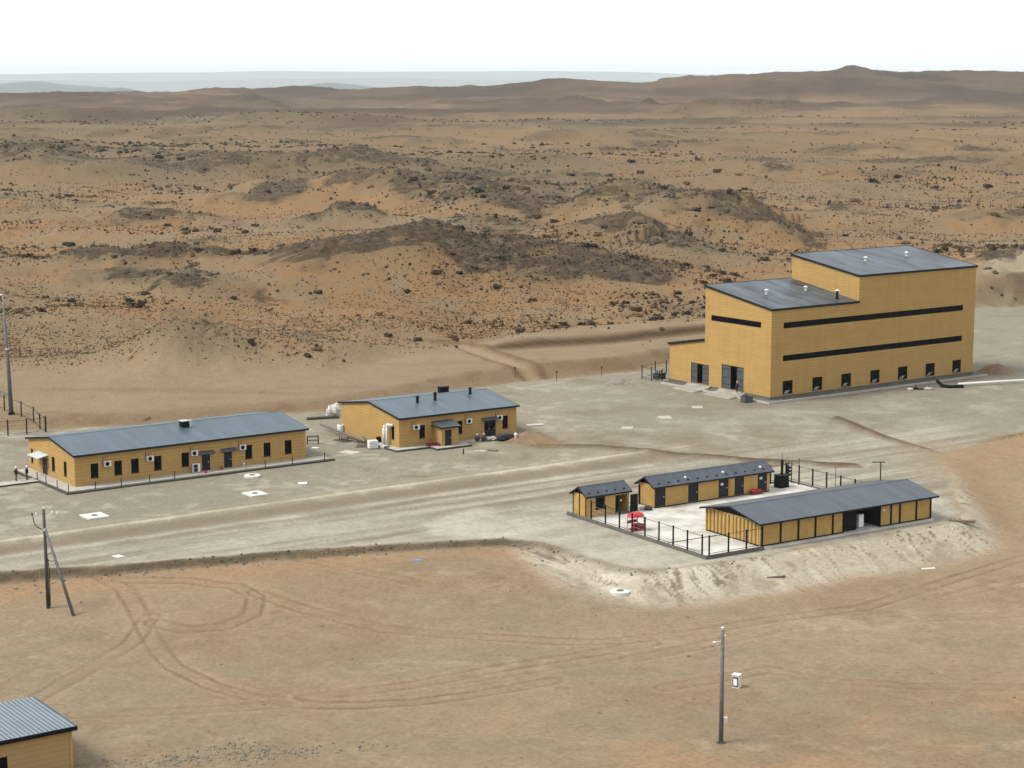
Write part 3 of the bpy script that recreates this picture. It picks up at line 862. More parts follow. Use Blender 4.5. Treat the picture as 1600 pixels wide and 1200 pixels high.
def frame_rect(x0, x1, z0, z1, w, y0, y1):
    return MB().box(x0, x1, y0, y1, z0, z0 + w).box(x0, x1, y0, y1, z1 - w, z1).box(x0, x0 + w, y0, y1, z0 + w, z1 - w).box(x1 - w, x1, y0, y1, z0 + w, z1 - w)

def side_obj(mb, name, m, parent, side):
    """Meshes drawn for the front wall (x along, y into the wall); side 'e' turns them onto the end wall at x = 0 (s runs along +y)."""
    if side == 'e':
        mb.v = [(y, x, z) for x, y, z in mb.v]
    return mb.build(name, m, parent)

def window(root, side, s0, s1, z0, z1, mull=1):
    w = side_obj(frame_rect(s0 + .005, s1 - .005, z0 + .005, z1 - .005, 0.07, 0.07, 0.15), 'window', M['frame'], root, side)
    n = mull + 1
    st = (s1 - s0 - 0.14) / n
    for k in range(n):
        side_obj(MB().box(s0 + .075 + st * k, s0 + .065 + st * (k + 1), 0.10, 0.12, z0 + .075, z1 - .075), 'pane', M['glass'], w, side)
    for k in range(1, n):
        side_obj(MB().box(s0 + .055 + st * k, s0 + .085 + st * k, 0.072, 0.099, z0 + .076, z1 - .076), 'mullion', M['frame'], w, side)
    side_obj(MB().box(s0 - .05, s1 + .05, -0.06, 0.065, z0 - .05, z0 - .002), 'sill', M['trim'], w, side)
    return w

def door(root, side, s0, s1, z0, z1, leaves=1, m='door', glazed=False):
    d = side_obj(MB().box(s0, s0 + .06, .03, .14, z0, z1).box(s1 - .06, s1, .03, .14, z0, z1).box(s0 + .06, s1 - .06, .03, .14, z1 - .06, z1), 'door', M['frame'], root, side)
    w = (s1 - s0 - .12) / leaves
    for k in range(leaves):
        a = s0 + .06 + w * k
        side_obj(MB().box(a + .01, a + w - .01, .06, .11, z0 + .02, z1 - .07), 'leaf', M[m], d, side)
        side_obj(MB().box(a + w - .2, a + w - .1, .02, .058, z0 + 1.0, z0 + 1.12), 'handle', M['steel'], d, side)
        if glazed:
            side_obj(MB().box(a + .15, a + w - .15, .045, .058, z0 + .9, z1 - .3), 'pane', M['glass'], d, side)
    return d

def canopy(root, side, s0, s1, z0, z1, out=0.9, m='roof_dark'):
    c = side_obj(MB().prism([(-out, z0), (0, z1 - .06), (0, z1), (-out, z0 + .08)], s0, s1, 'x'), 'door_canopy', M[m], root, side)
    for s in (s0 + .12, s1 - .12):
        side_obj(MB().prism([(-out * .85, z0 + .02), (-.0, z0 - .25), (-.0, z0 - .19), (-out * .85, z0 + .05)], s - .02, s + .02, 'x'), 'bracket', M['trim'], c, side)
    return c

def air_con(root, s0, s1, z0, z1):
    a = MB().box(s0, s1, -.42, -.08, z0, z1).build('air_conditioner', M['white'], root)
    cx = s0 + (s1 - s0) * .42
    r = (z1 - z0) * .40
    f = MB()
    n = 20
    f.prism([(cx + r * math.cos(2 * math.pi * k / n), (z0 + z1) / 2 + r * math.sin(2 * math.pi * k / n)) for k in range(n)], -.445, -.421, 'y')
    f.build('fan_grille', M['black'], a)
    for q in (s0 + .1, s1 - .14): MB().box(q, q + .04, -.42, 0, z0 - .05, z0 - .003).build('bracket', M['trim'], a)
    MB().tube([(s0 - .05, -.05, z1 + .55), (s0 - .05, -.05, z0 + .1), (s0 + .0, -.2, z0 + .1)], .025, 6).build('pipe', M['trim'], a)
    MB().tube([(s0 + .35, -.05, z1 + .02), (s0 + .35, -.05, z1 + .5)], .02, 6).build('pipe', M['trim'], a)
    return a

def gable_roof(root, L_, W, he, hr, og, oe, m, th=.13, seams=0.0, name='roof'):
    s = (hr - he) / (W / 2)
    ze = he - s * oe
    mid = W / 2
    o = None
    parts = []
    for sgn in (0, 1):
        y0, y1 = (-oe, mid) if sgn == 0 else (W + oe, mid)
        mb = MB().prism([(y0, ze), (y1, hr), (y1, hr + th), (y0, ze + th)], -og, L_ + og, 'x')
        if seams:
            k = -og + seams * .5
            while k < L_ + og - .05:
                mb.prism([(y0, ze + th - .01), (y1, hr + th - .01), (y1, hr + th + .045), (y0, ze + th + .045)], k - .03, k + .03, 'x')
                k += seams
        p = mb.build(name, m, root)
        parts.append(p)
        q = 1 if sgn == 0 else -1
        MB().prism([(y0 - .03 * q, ze - .12), (y0 - .001 * q, ze - .12), (y0 - .001 * q, ze + th + .004), (y0 - .03 * q, ze + th + .004)], -og - .03, L_ + og + .03, 'x').build('fascia', M['trim'], p)
        for x0, x1 in ((-og - .035, -og - .002), (L_ + og + .002, L_ + og + .035)):
            MB().prism([(y0, ze - .10), (y1, hr - .10), (y1, hr + th + .01), (y0, ze + th + .01)], x0, x1, 'x').build('verge_trim', M['trim'], p)
    MB().prism([(mid - .22, hr + th - .22 * s + .01), (mid, hr + th + .03), (mid + .22, hr + th - .22 * s + .01), (mid, hr + th + .055)], -og - .04, L_ + og + .04, 'x').build('ridge_cap', m, parts[0])
    return parts

def roof_z(y, W, he, hr, th=.13):
    return hr - abs(y - W / 2) * (hr - he) / (W / 2) + th

def vent(root, x, y, z, h=.8, r=.16, cap='trim', body='trim'):
    v = MB().lathe([(r * 1.25, -.25), (r * 1.25, .08), (r, .1), (r, h)], 12, (x, y, z)).build('roof_vent', M[body], root)
    MB().lathe([(r * 1.7, h + .04), (r * 1.7, h + .08), (.03, h + .25)], 12, (x, y, z)).build('cap', M[cap], v)
    return v

def rotated(root_xyaz, lx, ly):
    x, y, az = root_xyaz
    a = R(az)
    return x + lx * math.cos(a) - ly * math.sin(a), y + lx * math.sin(a) + ly * math.cos(a)

GZ = -0.25      # yard level; floors stand at 0

# ------------------------------------------------------------------ long low building (left)
A = (-53.49, 238.17, 35.49)
AL, AW, AHE, AHR = 32.32, 14.6, 3.95, 5.12
bA = thing('office_building', 'long low yellow building with a grey gable roof, row of windows and two canopied doors', 'building', (A[0], A[1], 0), R(A[2]))
winA = [(2.08, 3.09), (5.21, 6.23), (7.46, 8.50), (10.57, 11.59), (14.36, 15.41), (23.4, 24.4), (26.07, 27.10), (29.19, 30.23)]
drA = [(17.18, 18.33), (20.32, 21.46)]
mb = MB()
wall_mesh(mb, (0, 0), (1, 0), (0, -1), AL, GZ, AHE, [(a, b, .88, 2.68) for a, b in winA] + [(a, b, .06, 2.18) for a, b in drA])
mb.build('front_wall', M['wall'], bA)
wE = [(13.2, 13.9), (6.2, 7.2), (2.5, 3.4)]
mb = MB()
wall_mesh(mb, (0, 0), (0, 1), (-1, 0), AW, GZ, AHE, [(a, b, .92, 2.74) for a, b in wE] + [(8.6, 10.2, .06, 2.2)], top=[(0, AHE), (AW, AHE), (AW / 2, AHR)])
mb.build('end_wall', M['wall'], bA)
mb = MB()
wall_mesh(mb, (AL, 0), (0, 1), (1, 0), AW, GZ, AHE, [], top=[(0, AHE), (AW, AHE), (AW / 2, AHR)])
mb.build('far_end_wall', M['wall'], bA)
mb = MB()
wall_mesh(mb, (0, AW), (1, 0), (0, 1), AL, GZ, AHE, [])
mb.build('rear_wall', M['wall'], bA)
for a, b in winA: window(bA, 'f', a, b, .88, 2.68)
for a, b in wE: window(bA, 'e', a, b, .92, 2.74)
for a, b in drA:
    door(bA, 'f', a, b, .06, 2.18)
    canopy(bA, 'f', a - .45, b + .45, 2.28, 2.62)
door(bA, 'e', 8.6, 10.2, .06, 2.2, 2)
canopy(bA, 'e', 8.2, 11.6, 2.35, 2.75, 1.4, 'glassgrey')
for q in ((3.75, 4.65), (9.48, 10.38), (15.61, 16.46), (22.48, 23.33)): air_con(bA, q[0], q[1], 2.19, 2.86)
gable_roof(bA, AL, AW, AHE, AHR, .25, .4, M['roof'])
zr = roof_z(5.4, AW, AHE, AHR)
v = MB().box(17.0, 17.9, 5.0, 5.9, zr - .4, zr + .75).build('roof_vent', M['black'], bA)
MB().box(16.9, 18.0, 4.9, 6.0, zr + .78, zr + .84).build('cap', M['steel'], v)
MB().box(18.1, 18.45, 5.1, 5.6, zr - .3, zr + .85).build('flue', M['steel'], v)
# raised apron round two sides
ap = MB().prism([(-1.75, -2.1), (AL + 2.6, -2.1), (AL + 2.6, -.02), (-.02, -.02), (-.02, AW), (-1.75, AW)], GZ + .02, .05, 'z').build('walkway', M['concrete'])
ap.location, ap.rotation_euler = (A[0], A[1], 0), (0, 0, R(A[2]))
tag(ap, 'pale concrete walkway round the long low building', None, None, 'structure')
kerb_shade = MB().prism([(-2.15, -2.6), (AL + 2.95, -2.6), (AL + 2.95, -2.105), (-1.755, -2.105), (-1.755, AW), (-2.15, AW)], GZ - .1, -.06, 'z').build('kerb', M['plinth_dark'], ap)  # widened dark strip paints in the shade along the walkway edge
pt = MB().box(-16, -1.95, 6.6, 8.6, GZ + .01, -.05).build('footpath', M['concrete'])
pt.location, pt.rotation_euler = (A[0], A[1], 0), (0, 0, R(A[2]))
tag(pt, 'pale concrete footpath leading to the end door', None, None, 'structure')
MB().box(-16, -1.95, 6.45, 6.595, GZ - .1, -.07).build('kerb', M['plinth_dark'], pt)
# heat pump standing by the first door
x_, y_ = rotated(A, 15.6, -.75)
hp = thing('heat_pump', 'white outdoor heat pump standing on the walkway beside the first canopied door', 'heat pump', (x_, y_, .05), R(A[2]))
MB().box(0, .95, 0, .42, .06, 1.15).build('casing', M['white'], hp)
MB().box(.06, .62, -.02, -.001, .14, .60).build('fan_grille', M['door'], hp)
MB().box(.06, .62, -.02, -.001, .64, 1.08).build('fan_grille', M['door'], hp)
for s in (.1, .75): MB().box(s, s + .1, .02, .4, 0, .058).build('foot', M['trim'], hp)
# short posts on the kerb
bol = None
bl_lab = ['short dark post at the walkway corner nearest the camera', 'short dark kerb post below the first window of the long building', 'short dark kerb post below the gap after the third window of the long building',
          'short dark kerb post below the fourth window of the long building', 'short dark kerb post left of the white heat pump', 'short dark kerb post below the second window from the right end',
          'short dark kerb post below the rightmost window of the long building', 'short dark post at the far right tip of the walkway',
          'short dark kerb post beside the end wall nearest its corner window', 'short dark kerb post between end door and middle end window', 'short dark kerb post beside the end door of the long building',
          'short dark post on the footpath behind the two people']
for i, (lx, ly) in enumerate([(-1.8, -2.15), (1.7, -2.15), (5.1, -2.15), (8.9, -2.15), (12.3, -2.15), (25.1, -2.15), (29.1, -2.15), (33.9, -2.15), (-1.8, 1.3), (-1.8, 4.8), (-1.8, 7.6), (-7.5, 8.4)]):
    x_, y_ = rotated(A, lx, ly)
    if bol is None:
        bol = thing('kerb_post', bl_lab[0], 'post', (x_, y_, 0), 0, 'short posts along the walkway kerb')
        MB().tube([(0, 0, -.2), (0, 0, .82)], .055, 8).build('shaft', M['trim'], bol)
        MB().lathe([(.07, .82), (.07, .86), (.02, .9)], 8).build('cap', M['trim'], bol)
        b_ = bol
    else:
        b_ = copy_tree(bol)
        b_.location = (x_, y_, 0)
    b_['label'] = bl_lab[i]

# hydrant and red can on the walkway
x_, y_ = rotated(A, 22.2, -1.9)
hy = thing('hydrant', 'small pinkish grey hydrant on the walkway between door and air conditioner', 'hydrant', (x_, y_, .05))
MB().lathe([(.14, 0), (.14, .05), (.09, .08), (.09, .55), (.12, .58), (.12, .66), (.04, .78)], 10).build('body', M['cloth'], hy)
MB().tube([(-.17, 0, .45), (.17, 0, .45)], .05, 8).build('outlet', M['red_dark'], hy)
for (lx, ly, lb) in ((19.6, -.7, 'red fire bucket on the walkway between the two canopied doors'), (16.9, -1.6, 'dark red fire bucket on the walkway by the heat pump')):
    x_, y_ = rotated(A, lx, ly)
    fb = thing('fire_bucket', lb, 'bucket', (x_, y_, .05), 0, 'fire buckets by the long building')
    MB().lathe([(.14, 0), (.22, .34), (.2, .34), (.13, .03)], 12).build('body', M['red'], fb)
    MB().tube([(-.2, 0, .33), (-.12, 0, .46), (.12, 0, .46), (.2, 0, .33)], .012, 5).build('handle', M['trim'], fb)

# ------------------------------------------------------------------ second low building with porch
B = (-15.26, 264.17, 34.1)
BL, BW, BHE, BHR = 19.17, 16.0, 4.05, 5.22
bB = thing('canteen_building', 'low yellow building with grey gable roof, small projecting porch and double door', 'building', (B[0], B[1], 0), R(B[2]))
winB = [(3.19, 4.11), (9.31, 10.15), (16.81, 17.74)]
mb = MB()
wall_mesh(mb, (0, 0), (1, 0), (0, -1), BL, GZ, BHE, [(a, b, .98, 2.76) for a, b in winB] + [(13.75, 15.67, .1, 2.3)])
mb.build('front_wall', M['wall'], bB)
mb = MB()
wall_mesh(mb, (0, 0), (0, 1), (-1, 0), BW, GZ, BHE, [(1.3, 2.1, .95, 2.8)], top=[(0, BHE), (BW, BHE), (BW / 2, BHR)])
mb.build('end_wall', M['wall'], bB)
mb = MB()
wall_mesh(mb, (BL, 0), (0, 1), (1, 0), BW, GZ, BHE, [], top=[(0, BHE), (BW, BHE), (BW / 2, BHR)])
mb.build('far_end_wall', M['wall'], bB)
mb = MB()
wall_mesh(mb, (0, BW), (1, 0), (0, 1), BL, GZ, BHE, [])
mb.build('rear_wall', M['wall'], bB)
for a, b in winB: window(bB, 'f', a, b, .98, 2.76)
window(bB, 'e', 1.3, 2.1, .95, 2.8)
door(bB, 'f', 13.75, 15.67, .1, 2.3, 2, glazed=True)
canopy(bB, 'f', 13.3, 15.75, 2.5, 2.8)
for q in ((2.05, 3.03), (10.66, 11.5), (15.72, 16.6)): air_con(bB, q[0], q[1], 2.3, 2.96)
gable_roof(bB, BL, BW, BHE, BHR, .22, .44, M['roof'])
for lx, ly, h in ((6.1, 5.2, .75), (9.1, 5.4, .95), (15.7, 6.6, .7)):
    vent(bB, lx, ly, roof_z(ly, BW, BHE, BHR), h, .2, 'black', 'black')
z_ = roof_z(11, BW, BHE, BHR)
v = MB().box(13.2, 14.6, 10.5, 11.3, z_ - .4, z_ + .8).build('roof_vent', M['black'], bB)
MB().box(13.1, 14.7, 10.4, 11.4, z_ + .82, z_ + .88).build('cap', M['trim'], v)
# porch
pw = MB()
wall_mesh(pw, (5.35, -2.3), (1, 0), (0, -1), 2.7, GZ, 2.55, [(.5, 1.6, .04, 2.2)])
pw.face((5.35, -2.3, GZ), (5.35, -.01, GZ), (5.35, -.01, 3.0), (5.35, -2.3, 2.55)).face((8.05, -2.3, GZ), (8.05, -.01, GZ), (8.05, -.01, 3.0), (8.05, -2.3, 2.55))
po = pw.build('porch', M['wall'], bB)
MB().prism([(-2.65, 2.53), (-.01, 3.07), (-.01, 3.17), (-2.65, 2.63)], 5.1, 8.3, 'x').build('porch_roof', M['roof_dark'], po)
MB().prism([(-2.69, 2.45), (-2.655, 2.45), (-2.655, 2.65), (-2.69, 2.65)], 5.07, 8.33, 'x').box(5.06, 5.098, -2.6, -.02, 2.45, 2.62).build('porch_fascia', M['trim'], po)
MB().box(5.9, 6.9, -2.24, -2.18, .05, 2.18).build('porch_door', M['door'], po)
MB().box(6.72, 6.8, -2.31, -2.242, 1.0, 1.12).build('handle', M['steel'], po)
# insulated pipes on the end wall
for ly, zt in ((3.4, 2.5), (2.55, 2.9)):
    p_ = [(-.45, ly, GZ), (-.45, ly, zt - .2), (-.40, ly - .03, zt - .03), (-.25, ly - .1, zt + .05)]
    if zt > 2.6: p_ = [(-.45, ly, GZ), (-.45, ly, zt - .25), (-.45, ly - .08, zt - .06), (-.45, ly - .3, zt), (-.45, ly - .8, zt), (-.3, ly - 1.0, zt), (-.01, ly - 1.0, zt)]
    MB().tube(p_, .2, 12).build('insulated_pipe', M['white'], bB, True)
apB = MB().prism([(-1.3, -1.5), (4.0, -1.5), (4.0, -3.4), (9.3, -3.4), (9.3, -1.4), (13, -1.4), (19.6, -1.4), (19.6, -.02), (8.07, -.02), (8.07, -2.32), (5.33, -2.32), (5.33, -.02), (-.02, -.02), (-.02, 5), (-1.3, 5)], GZ + .02, .02, 'z').build('walkway', M['concrete'])
apB.location, apB.rotation_euler = (B[0], B[1], 0), (0, 0, R(B[2]))
tag(apB, 'pale concrete walkway in front of the porch', None, None, 'structure')
MB().prism([(-1.45, -1.65), (3.85, -1.65), (3.85, -3.55), (9.45, -3.55), (9.45, -3.405), (3.995, -3.405), (3.995, -1.505), (-1.305, -1.505), (-1.305, 5), (-1.45, 5)], GZ - .1, -.01, 'z').build('kerb', M['plinth_dark'], apB)

# ------------------------------------------------------------------ tall two-step process hall
D = (40.07, 303.93, 35.86)
DL, DW, DLL, h1, h2, H1, H2, WL = 46.44, 15.4, 18.91, 14.0, 16.4, 18.15, 20.4, 8.7
bD = thing('process_hall', 'tall two-step yellow hall with long dark ribbon windows and flat grey roofs', 'building', (D[0], D[1], 0), R(D[2]))
winD = [(2.62, 4.75), (9.04, 11.2), (15.4, 17.6), (21.98, 24.12), (28.39, 30.6), (34.91, 37.1), (41.39, 43.5)]
strips = [(2.54, 43.55, 11.0, 11.95), (2.54, 43.55, 5.85, 6.8)]
mb = MB()
wall_mesh(mb, (0, 0), (1, 0), (0, -1), DL, .45, h1, [(a, b, .68, 2.74) for a, b in winD] + strips, .3)
mb.face((DLL, 0, h1), (DL, 0, h1), (DL, 0, H1), (DLL, 0, H1))
mb.build('front_wall', M['wall'], bD)
mb = MB()
wall_mesh(mb, (0, 0), (0, 1), (-1, 0), DW + WL, .45, 6.2, [(6.15, 11.3, .5, 4.35), (14.35, 18.7, .5, 3.75)], .3)
mb.face((0, DW, 6.2), (0, DW + WL, 6.2), (0, DW, 7.75))
mb.build('end_wall', M['wall'], bD)
mb = MB()
wall_mesh(mb, (0, 0), (0, 1), (-1, 0), DW, 6.2, h1, [(2.35, 14.0, 11.05, 11.97)], .3, top=[(0, h1), (DW, h1), (DW, h2)])
mb.build('upper_end_wall', M['wall'], bD)
mb = MB()
mb.face((DLL, 0, h1), (DLL, DW, h2), (DLL, DW, H2), (DLL, 0, H1))
mb.build('step_wall', M['wall'], bD)
mb = MB()
mb.face((DL, 0, .45), (DL, DW, .45), (DL, DW, H2), (DL, 0, H1)).face((0, DW, 7.7), (DLL, DW, 7.7), (DLL, DW, h2), (0, DW, h2)).face((DLL, DW, .45), (DL, DW, .45), (DL, DW, H2), (DLL, DW, H2))
mb.face((0, DW + WL, .45), (DLL, DW + WL, .45), (DLL, DW + WL, 6.2), (0, DW + WL, 6.2)).face((DLL, DW, .45), (DLL, DW + WL, .45), (DLL, DW + WL, 6.2), (DLL, DW, 7.75))
mb.build('rear_wall', M['wall'], bD)
MB().box(.05, DL - .05, .05, DW - .05, .3, .44).box(.05, DLL, DW - .04, DW + WL - .05, .3, .44).build('floor', M['plinth'], bD)
MB().prism([(-.06, -.06), (DL + .06, -.06), (DL + .06, DW + .06), (DLL + .06, DW + .06), (DLL + .06, DW + WL + .06), (-.06, DW + WL + .06)], -.5, .449, 'z').build('plinth', M['plinth'], bD)
for a, b in winD:
    w = window(bD, 'f', a, b, .68, 2.74, 1)
    MB().face((a + .15, -.02, .76), (a + 1.0, -.02, .76), (a + 1.0, -.55, 1.35), (a + .15, -.55, 1.35)).face((a + .15, -.05, .74), (a + 1.0, -.05, .74), (a + 1.0, -.58, 1.33), (a + .15, -.58, 1.33)).build('open_vent_pane', M['glassgrey'], w)
def ribbon(side, s0, s1, z0, z1, n):
    w = side_obj(frame_rect(s0 + .005, s1 - .005, z0 + .005, z1 - .005, .07, .1, .2), 'ribbon_window', M['frame'], bD, side)
    st = (s1 - s0 - .14) / n
    for k in range(n):
        side_obj(MB().box(s0 + .09 + st * k, s0 + .05 + st * (k + 1), .14, .16, z0 + .075, z1 - .075), 'pane', M['glass'], w, side)
    for k in range(1, n):
        side_obj(MB().box(s0 + .05 + st * k, s0 + .09 + st * k, .105, .19, z0 + .076, z1 - .076), 'mullion', M['frame'], w, side)
for s in strips: ribbon('f', *s, 24)
ribbon('e', 2.35, 14.0, 11.05, 11.97, 7)
def gate(s0, s1, z1, g0, g1):
    g = side_obj(MB().box(s0, s0 + .1, .02, .28, .5, z1).box(s1 - .1, s1, .02, .28, .5, z1).box(s0 + .1, s1 - .1, .02, .28, z1 - .1, z1), 'gate', M['trim'], bD, 'e')
    for a, b in ((s0 + .11, g0), (g1, s1 - .11)):
        side_obj(MB().box(a, b, .06, .14, .52, z1 - .12), 'gate_leaf', M['door2'], g, 'e')
        for zz in (1.2, 2.3, z1 - .7):
            side_obj(MB().box(a + .05, b - .05, .035, .058, zz, zz + .07), 'rail', M['door'], g, 'e')
gate(6.15, 11.3, 4.35, 7.75, 9.25)
gate(14.35, 18.7, 3.75, 15.95, 17.25)
def mono_roof(x0, x1, y0, y1, z0, z1, ovx0=.12, ovx1=.12, ov=.15, m='roof_streak', th=.22):
    s = (z1 - z0) / (y1 - y0)
    r = MB().prism([(y0 - ov, z0 - s * ov), (y1 + ov, z1 + s * ov), (y1 + ov, z1 + s * ov + th), (y0 - ov, z0 - s * ov + th)], x0 - ovx0, x1 + ovx1, 'x').build('roof', M[m], bD)
    def strip(a, b, c, d):
        MB().prism([(a, z0 + s * (a - y0) - .06), (b, z0 + s * (b - y0) - .06), (b, z0 + s * (b - y0) + th + .05), (a, z0 + s * (a - y0) + th + .05)], c, d, 'x').build('edge_trim', M['trim'], r)
    strip(y0 - ov - .07, y0 - ov - .002, x0 - ovx0 - .07, x1 + ovx1 + (.07 if ovx1 > 0 else 0))
    strip(y0 - ov, y1 + ov, x0 - ovx0 - .07, x0 - ovx0 - .002)
    if ovx1 > 0: strip(y0 - ov, y1 + ov, x1 + ovx1 + .002, x1 + ovx1 + .07)
    strip(y1 + ov + .002, y1 + ov + .07, x0 - ovx0 - .07, x1 + ovx1 + (.07 if ovx1 > 0 else 0))
    return r
mono_roof(0, DLL, 0, DW, h1 + .02, h2 + .02, .12, -.004)
mono_roof(DLL, DL, 0, DW, H1 + .02, H2 + .02)
lr = MB().prism([(DW + .03, 7.79), (DW + WL + .25, 6.19), (DW + WL + .25, 6.4), (DW + .03, 8.0)], -.15, DLL + .15, 'x').build('lean_to_roof', M['roof_dark'], bD)
MB().prism([(DW + .03, 7.62), (DW + WL + .3, 6.02), (DW + WL + .3, 6.43), (DW + .03, 8.02)], -.22, -.152, 'x').build('edge_trim', M['trim'], lr)
def rz_(y, a, b): return a + (b - a) * y / DW + .24
for lx, ly, h, hi in ((6.1, 7.8, .6, 0), (14.9, 8.0, .5, 0), (16.0, 2.0, 1.3, 0), (28.2, 7.8, .55, 1), (39.1, 8.9, .55, 1)):
    vent(bD, lx, ly, rz_(ly, H1 if hi else h1, H2 if hi else h2), h, .22, 'white', 'steel' if h < 1 else 'trim')
apD = MB().prism([(-1.6, -1.5), (DL + 1.5, -1.5), (DL + 1.5, -.08), (-.08, -.08), (-.08, DW + WL), (-1.6, DW + WL)], GZ - .1, .02, 'z').build('walkway', M['plinth'])
apD.location, apD.rotation_euler = (D[0], D[1], 0), (0, 0, R(D[2]))
tag(apD, 'grey concrete skirt round the tall hall', None, None, 'structure')
MB().prism([(-1.85, -1.75), (DL + 1.75, -1.75), (DL + 1.75, -1.505), (-1.605, -1.505), (-1.605, DW + WL), (-1.85, DW + WL)], GZ - .1, .05, 'z').build('kerb', M['concrete'], apD)
for s0, s1, lb in ((5.6, 11.6, 'pale concrete ramp before the larger gate of the tall hall'), (13.8, 19.2, 'pale concrete ramp before the smaller gate of the tall hall')):
    rp = MB().prism([(-3.8, GZ - .06), (-.1, GZ - .05), (-.1, .42), (-.9, .10), (-3.4, GZ + .06), (-3.8, GZ - .05)], s0, s1, 'y')
    rp = rp.build('ramp', M['ramp'])
    rp.location, rp.rotation_euler = (D[0], D[1], 0), (0, 0, R(D[2]))
    tag(rp, lb, None, None, 'structure')

# ------------------------------------------------------------------ container compound
C = (26.68, 207.26, 33.23)
def cw(lx, ly): return rotated(C, lx, ly)
def at_c(o, z=0):
    o.location = (C[0], C[1], z); o.rotation_euler = (0, 0, R(C[2])); return o
sl = at_c(MB().prism([(-7.75, -.35), (25.4, -.35), (25.4, 24.8), (-7.75, 24.8)], -.4, -.02, 'z').build('compound_slab', M['slab']))
tag(sl, 'pale concrete floor of the fenced container yard', None, None, 'structure')
MB().box(-7.98, -7.755, -.55, 25.0, -.45, .16).box(-7.75, -.05, -.58, -.355, -.45, .16).box(25.405, 25.6, 9.5, 25.0, -.45, .16).box(19.8, 25.4, 24.805, 25.0, -.45, .16).build('kerb', M['plinth'], sl)
MB().box(-7.6, -.6, 6.7, 6.95, -.018, .012).build('drain_channel', M['plinth'], sl)

def corrugated(x0, x1, z0, z1, pitch=.28, dep=.045):
    """Corrugated sheet along x at y = 0, proud towards -y."""
    mb = MB()
    pts = []
    x = x0
    while x < x1 - .01:
        for fx, d in ((0, 0), (.3, 0), (.5, -dep), (.8, -dep)):
            q = x + pitch * fx
            if q < x1: pts.append((q, d))
        x += pitch
    pts.append((x1, 0))
    for p, q in zip(pts[:-1], pts[1:]):
        mb.face((p[0], p[1], z0), (q[0], q[1], z0), (q[0], q[1], z1), (p[0], p[1], z1))
    return mb

def gable_shade_panel(root, x, W, he, hr, m='black', th=.04):
    MB().prism([(.05, he), (W - .05, he), (W / 2, hr - .02)], x, x + th, 'x').build('gable_shade_panel', M[m], root)  # black panel set in place of the shade inside the open gable

# long garage of ten containers under one roof
CL, CW, CHE, CHR = 25.2, 9.3, 2.66, 3.6
bC = thing('container_garage', 'long row of yellow containers under one slate gable roof with an open dark bay', 'building', (C[0], C[1], 0), R(C[2]))
e = side_obj(corrugated(.08, CW - .08, .05, CHE, .30, .03), 'end_wall', M['groove_shade'], bC, 'e')  # backing sheet carries the shade between the ribs in its colour
for k in range(14):
    s = .27 + k * .64
    side_obj(MB().prism([(s, -.02), (s + .06, -.13), (s + .36, -.13), (s + .42, -.02)], .15, CHE - .13, 'z'), 'rib', M['container'], e, 'e')
for s in (.0, CW - .16, CW * .5 - .06): side_obj(MB().box(s, s + .16, -.17, .1, 0, CHE), 'corner_post', M['container'], e, 'e')
side_obj(MB().box(0, CW, -.085, .06, CHE - .12, CHE - .001), 'top_rail', M['container'], e, 'e')
side_obj(MB().box(0, CW, -.085, .06, 0, .14), 'bottom_rail', M['trim'], e, 'e')
MB().box(CL - .1, CL, .02, CW, 0, CHE).build('far_end_wall', M['container'], bC)
MB().box(.1, CL - .12, CW - .1, CW, 0, CHE).build('rear_wall', M['container'], bC)
MB().box(.12, CL - .12, .12, CW - .12, CHE - .06, CHE - .01).build('ceiling', M['trim'], bC)
posts = [.12, 2.72, 5.24, 7.70, 10.22, 11.78, 17.33, 18.95, 20.3, 22.85, 25.08]
for i, (a, b) in enumerate(zip(posts[:-1], posts[1:])):
    if i == 5: continue
    MB().box(a + .12, b - .02, .06, .11, .12, CHE - .05).build('panel', M['container'], bC)
    n = max(2, int((b - a) / .42))
for i, p in enumerate(posts):
    wd = .2 if i not in (5, 6) else .12
    MB().box(p - .08, p - .08 + wd, -.03, .16, 0, CHE).build('post', M['black'], bC)
MB().box(0, CL, -.01, .055, CHE - .16, CHE - .003).box(.2, 11.7, -.012, .055, .0, .12).box(17.45, 25, -.012, .055, .0, .12).build('rail', M['trim'], bC)
for x in (11.70, 17.36): MB().box(x, x + .08, .17, CW - .2, 0, CHE - .07).build('bay_wall', M['trim'], bC)
MB().box(11.8, 17.34, 5.2, 5.3, 0, CHE - .07).build('bay_rear_wall', M['black'], bC)
MB().box(11.85, 14.0, .3, .36, .05, 2.3).build('folded_gate', M['black'], bC)
MB().box(17.75, 18.05, .035, .058, 1.7, 1.95).build('notice', M['white'], bC)
for xx in (0.03, CL - .03): gable_shade_panel(bC, xx, CW, CHE - .0, CHR)
gable_roof(bC, CL, CW, CHE, CHR, .62, .5, M['roof_dark'], .07)
cbx, cby = cw(14.9, .9)
cb = thing('pale_cabinet', 'pale upright cabinet inside the open dark bay of the container row', 'cabinet', (cbx, cby, 0), R(C[2]))
MB().box(0, .75, 0, .5, .05, 1.5).build('body', M['white'], cb)
MB().box(.05, .7, -.03, -.001, .15, 1.42).build('door', M['plastic'], cb)

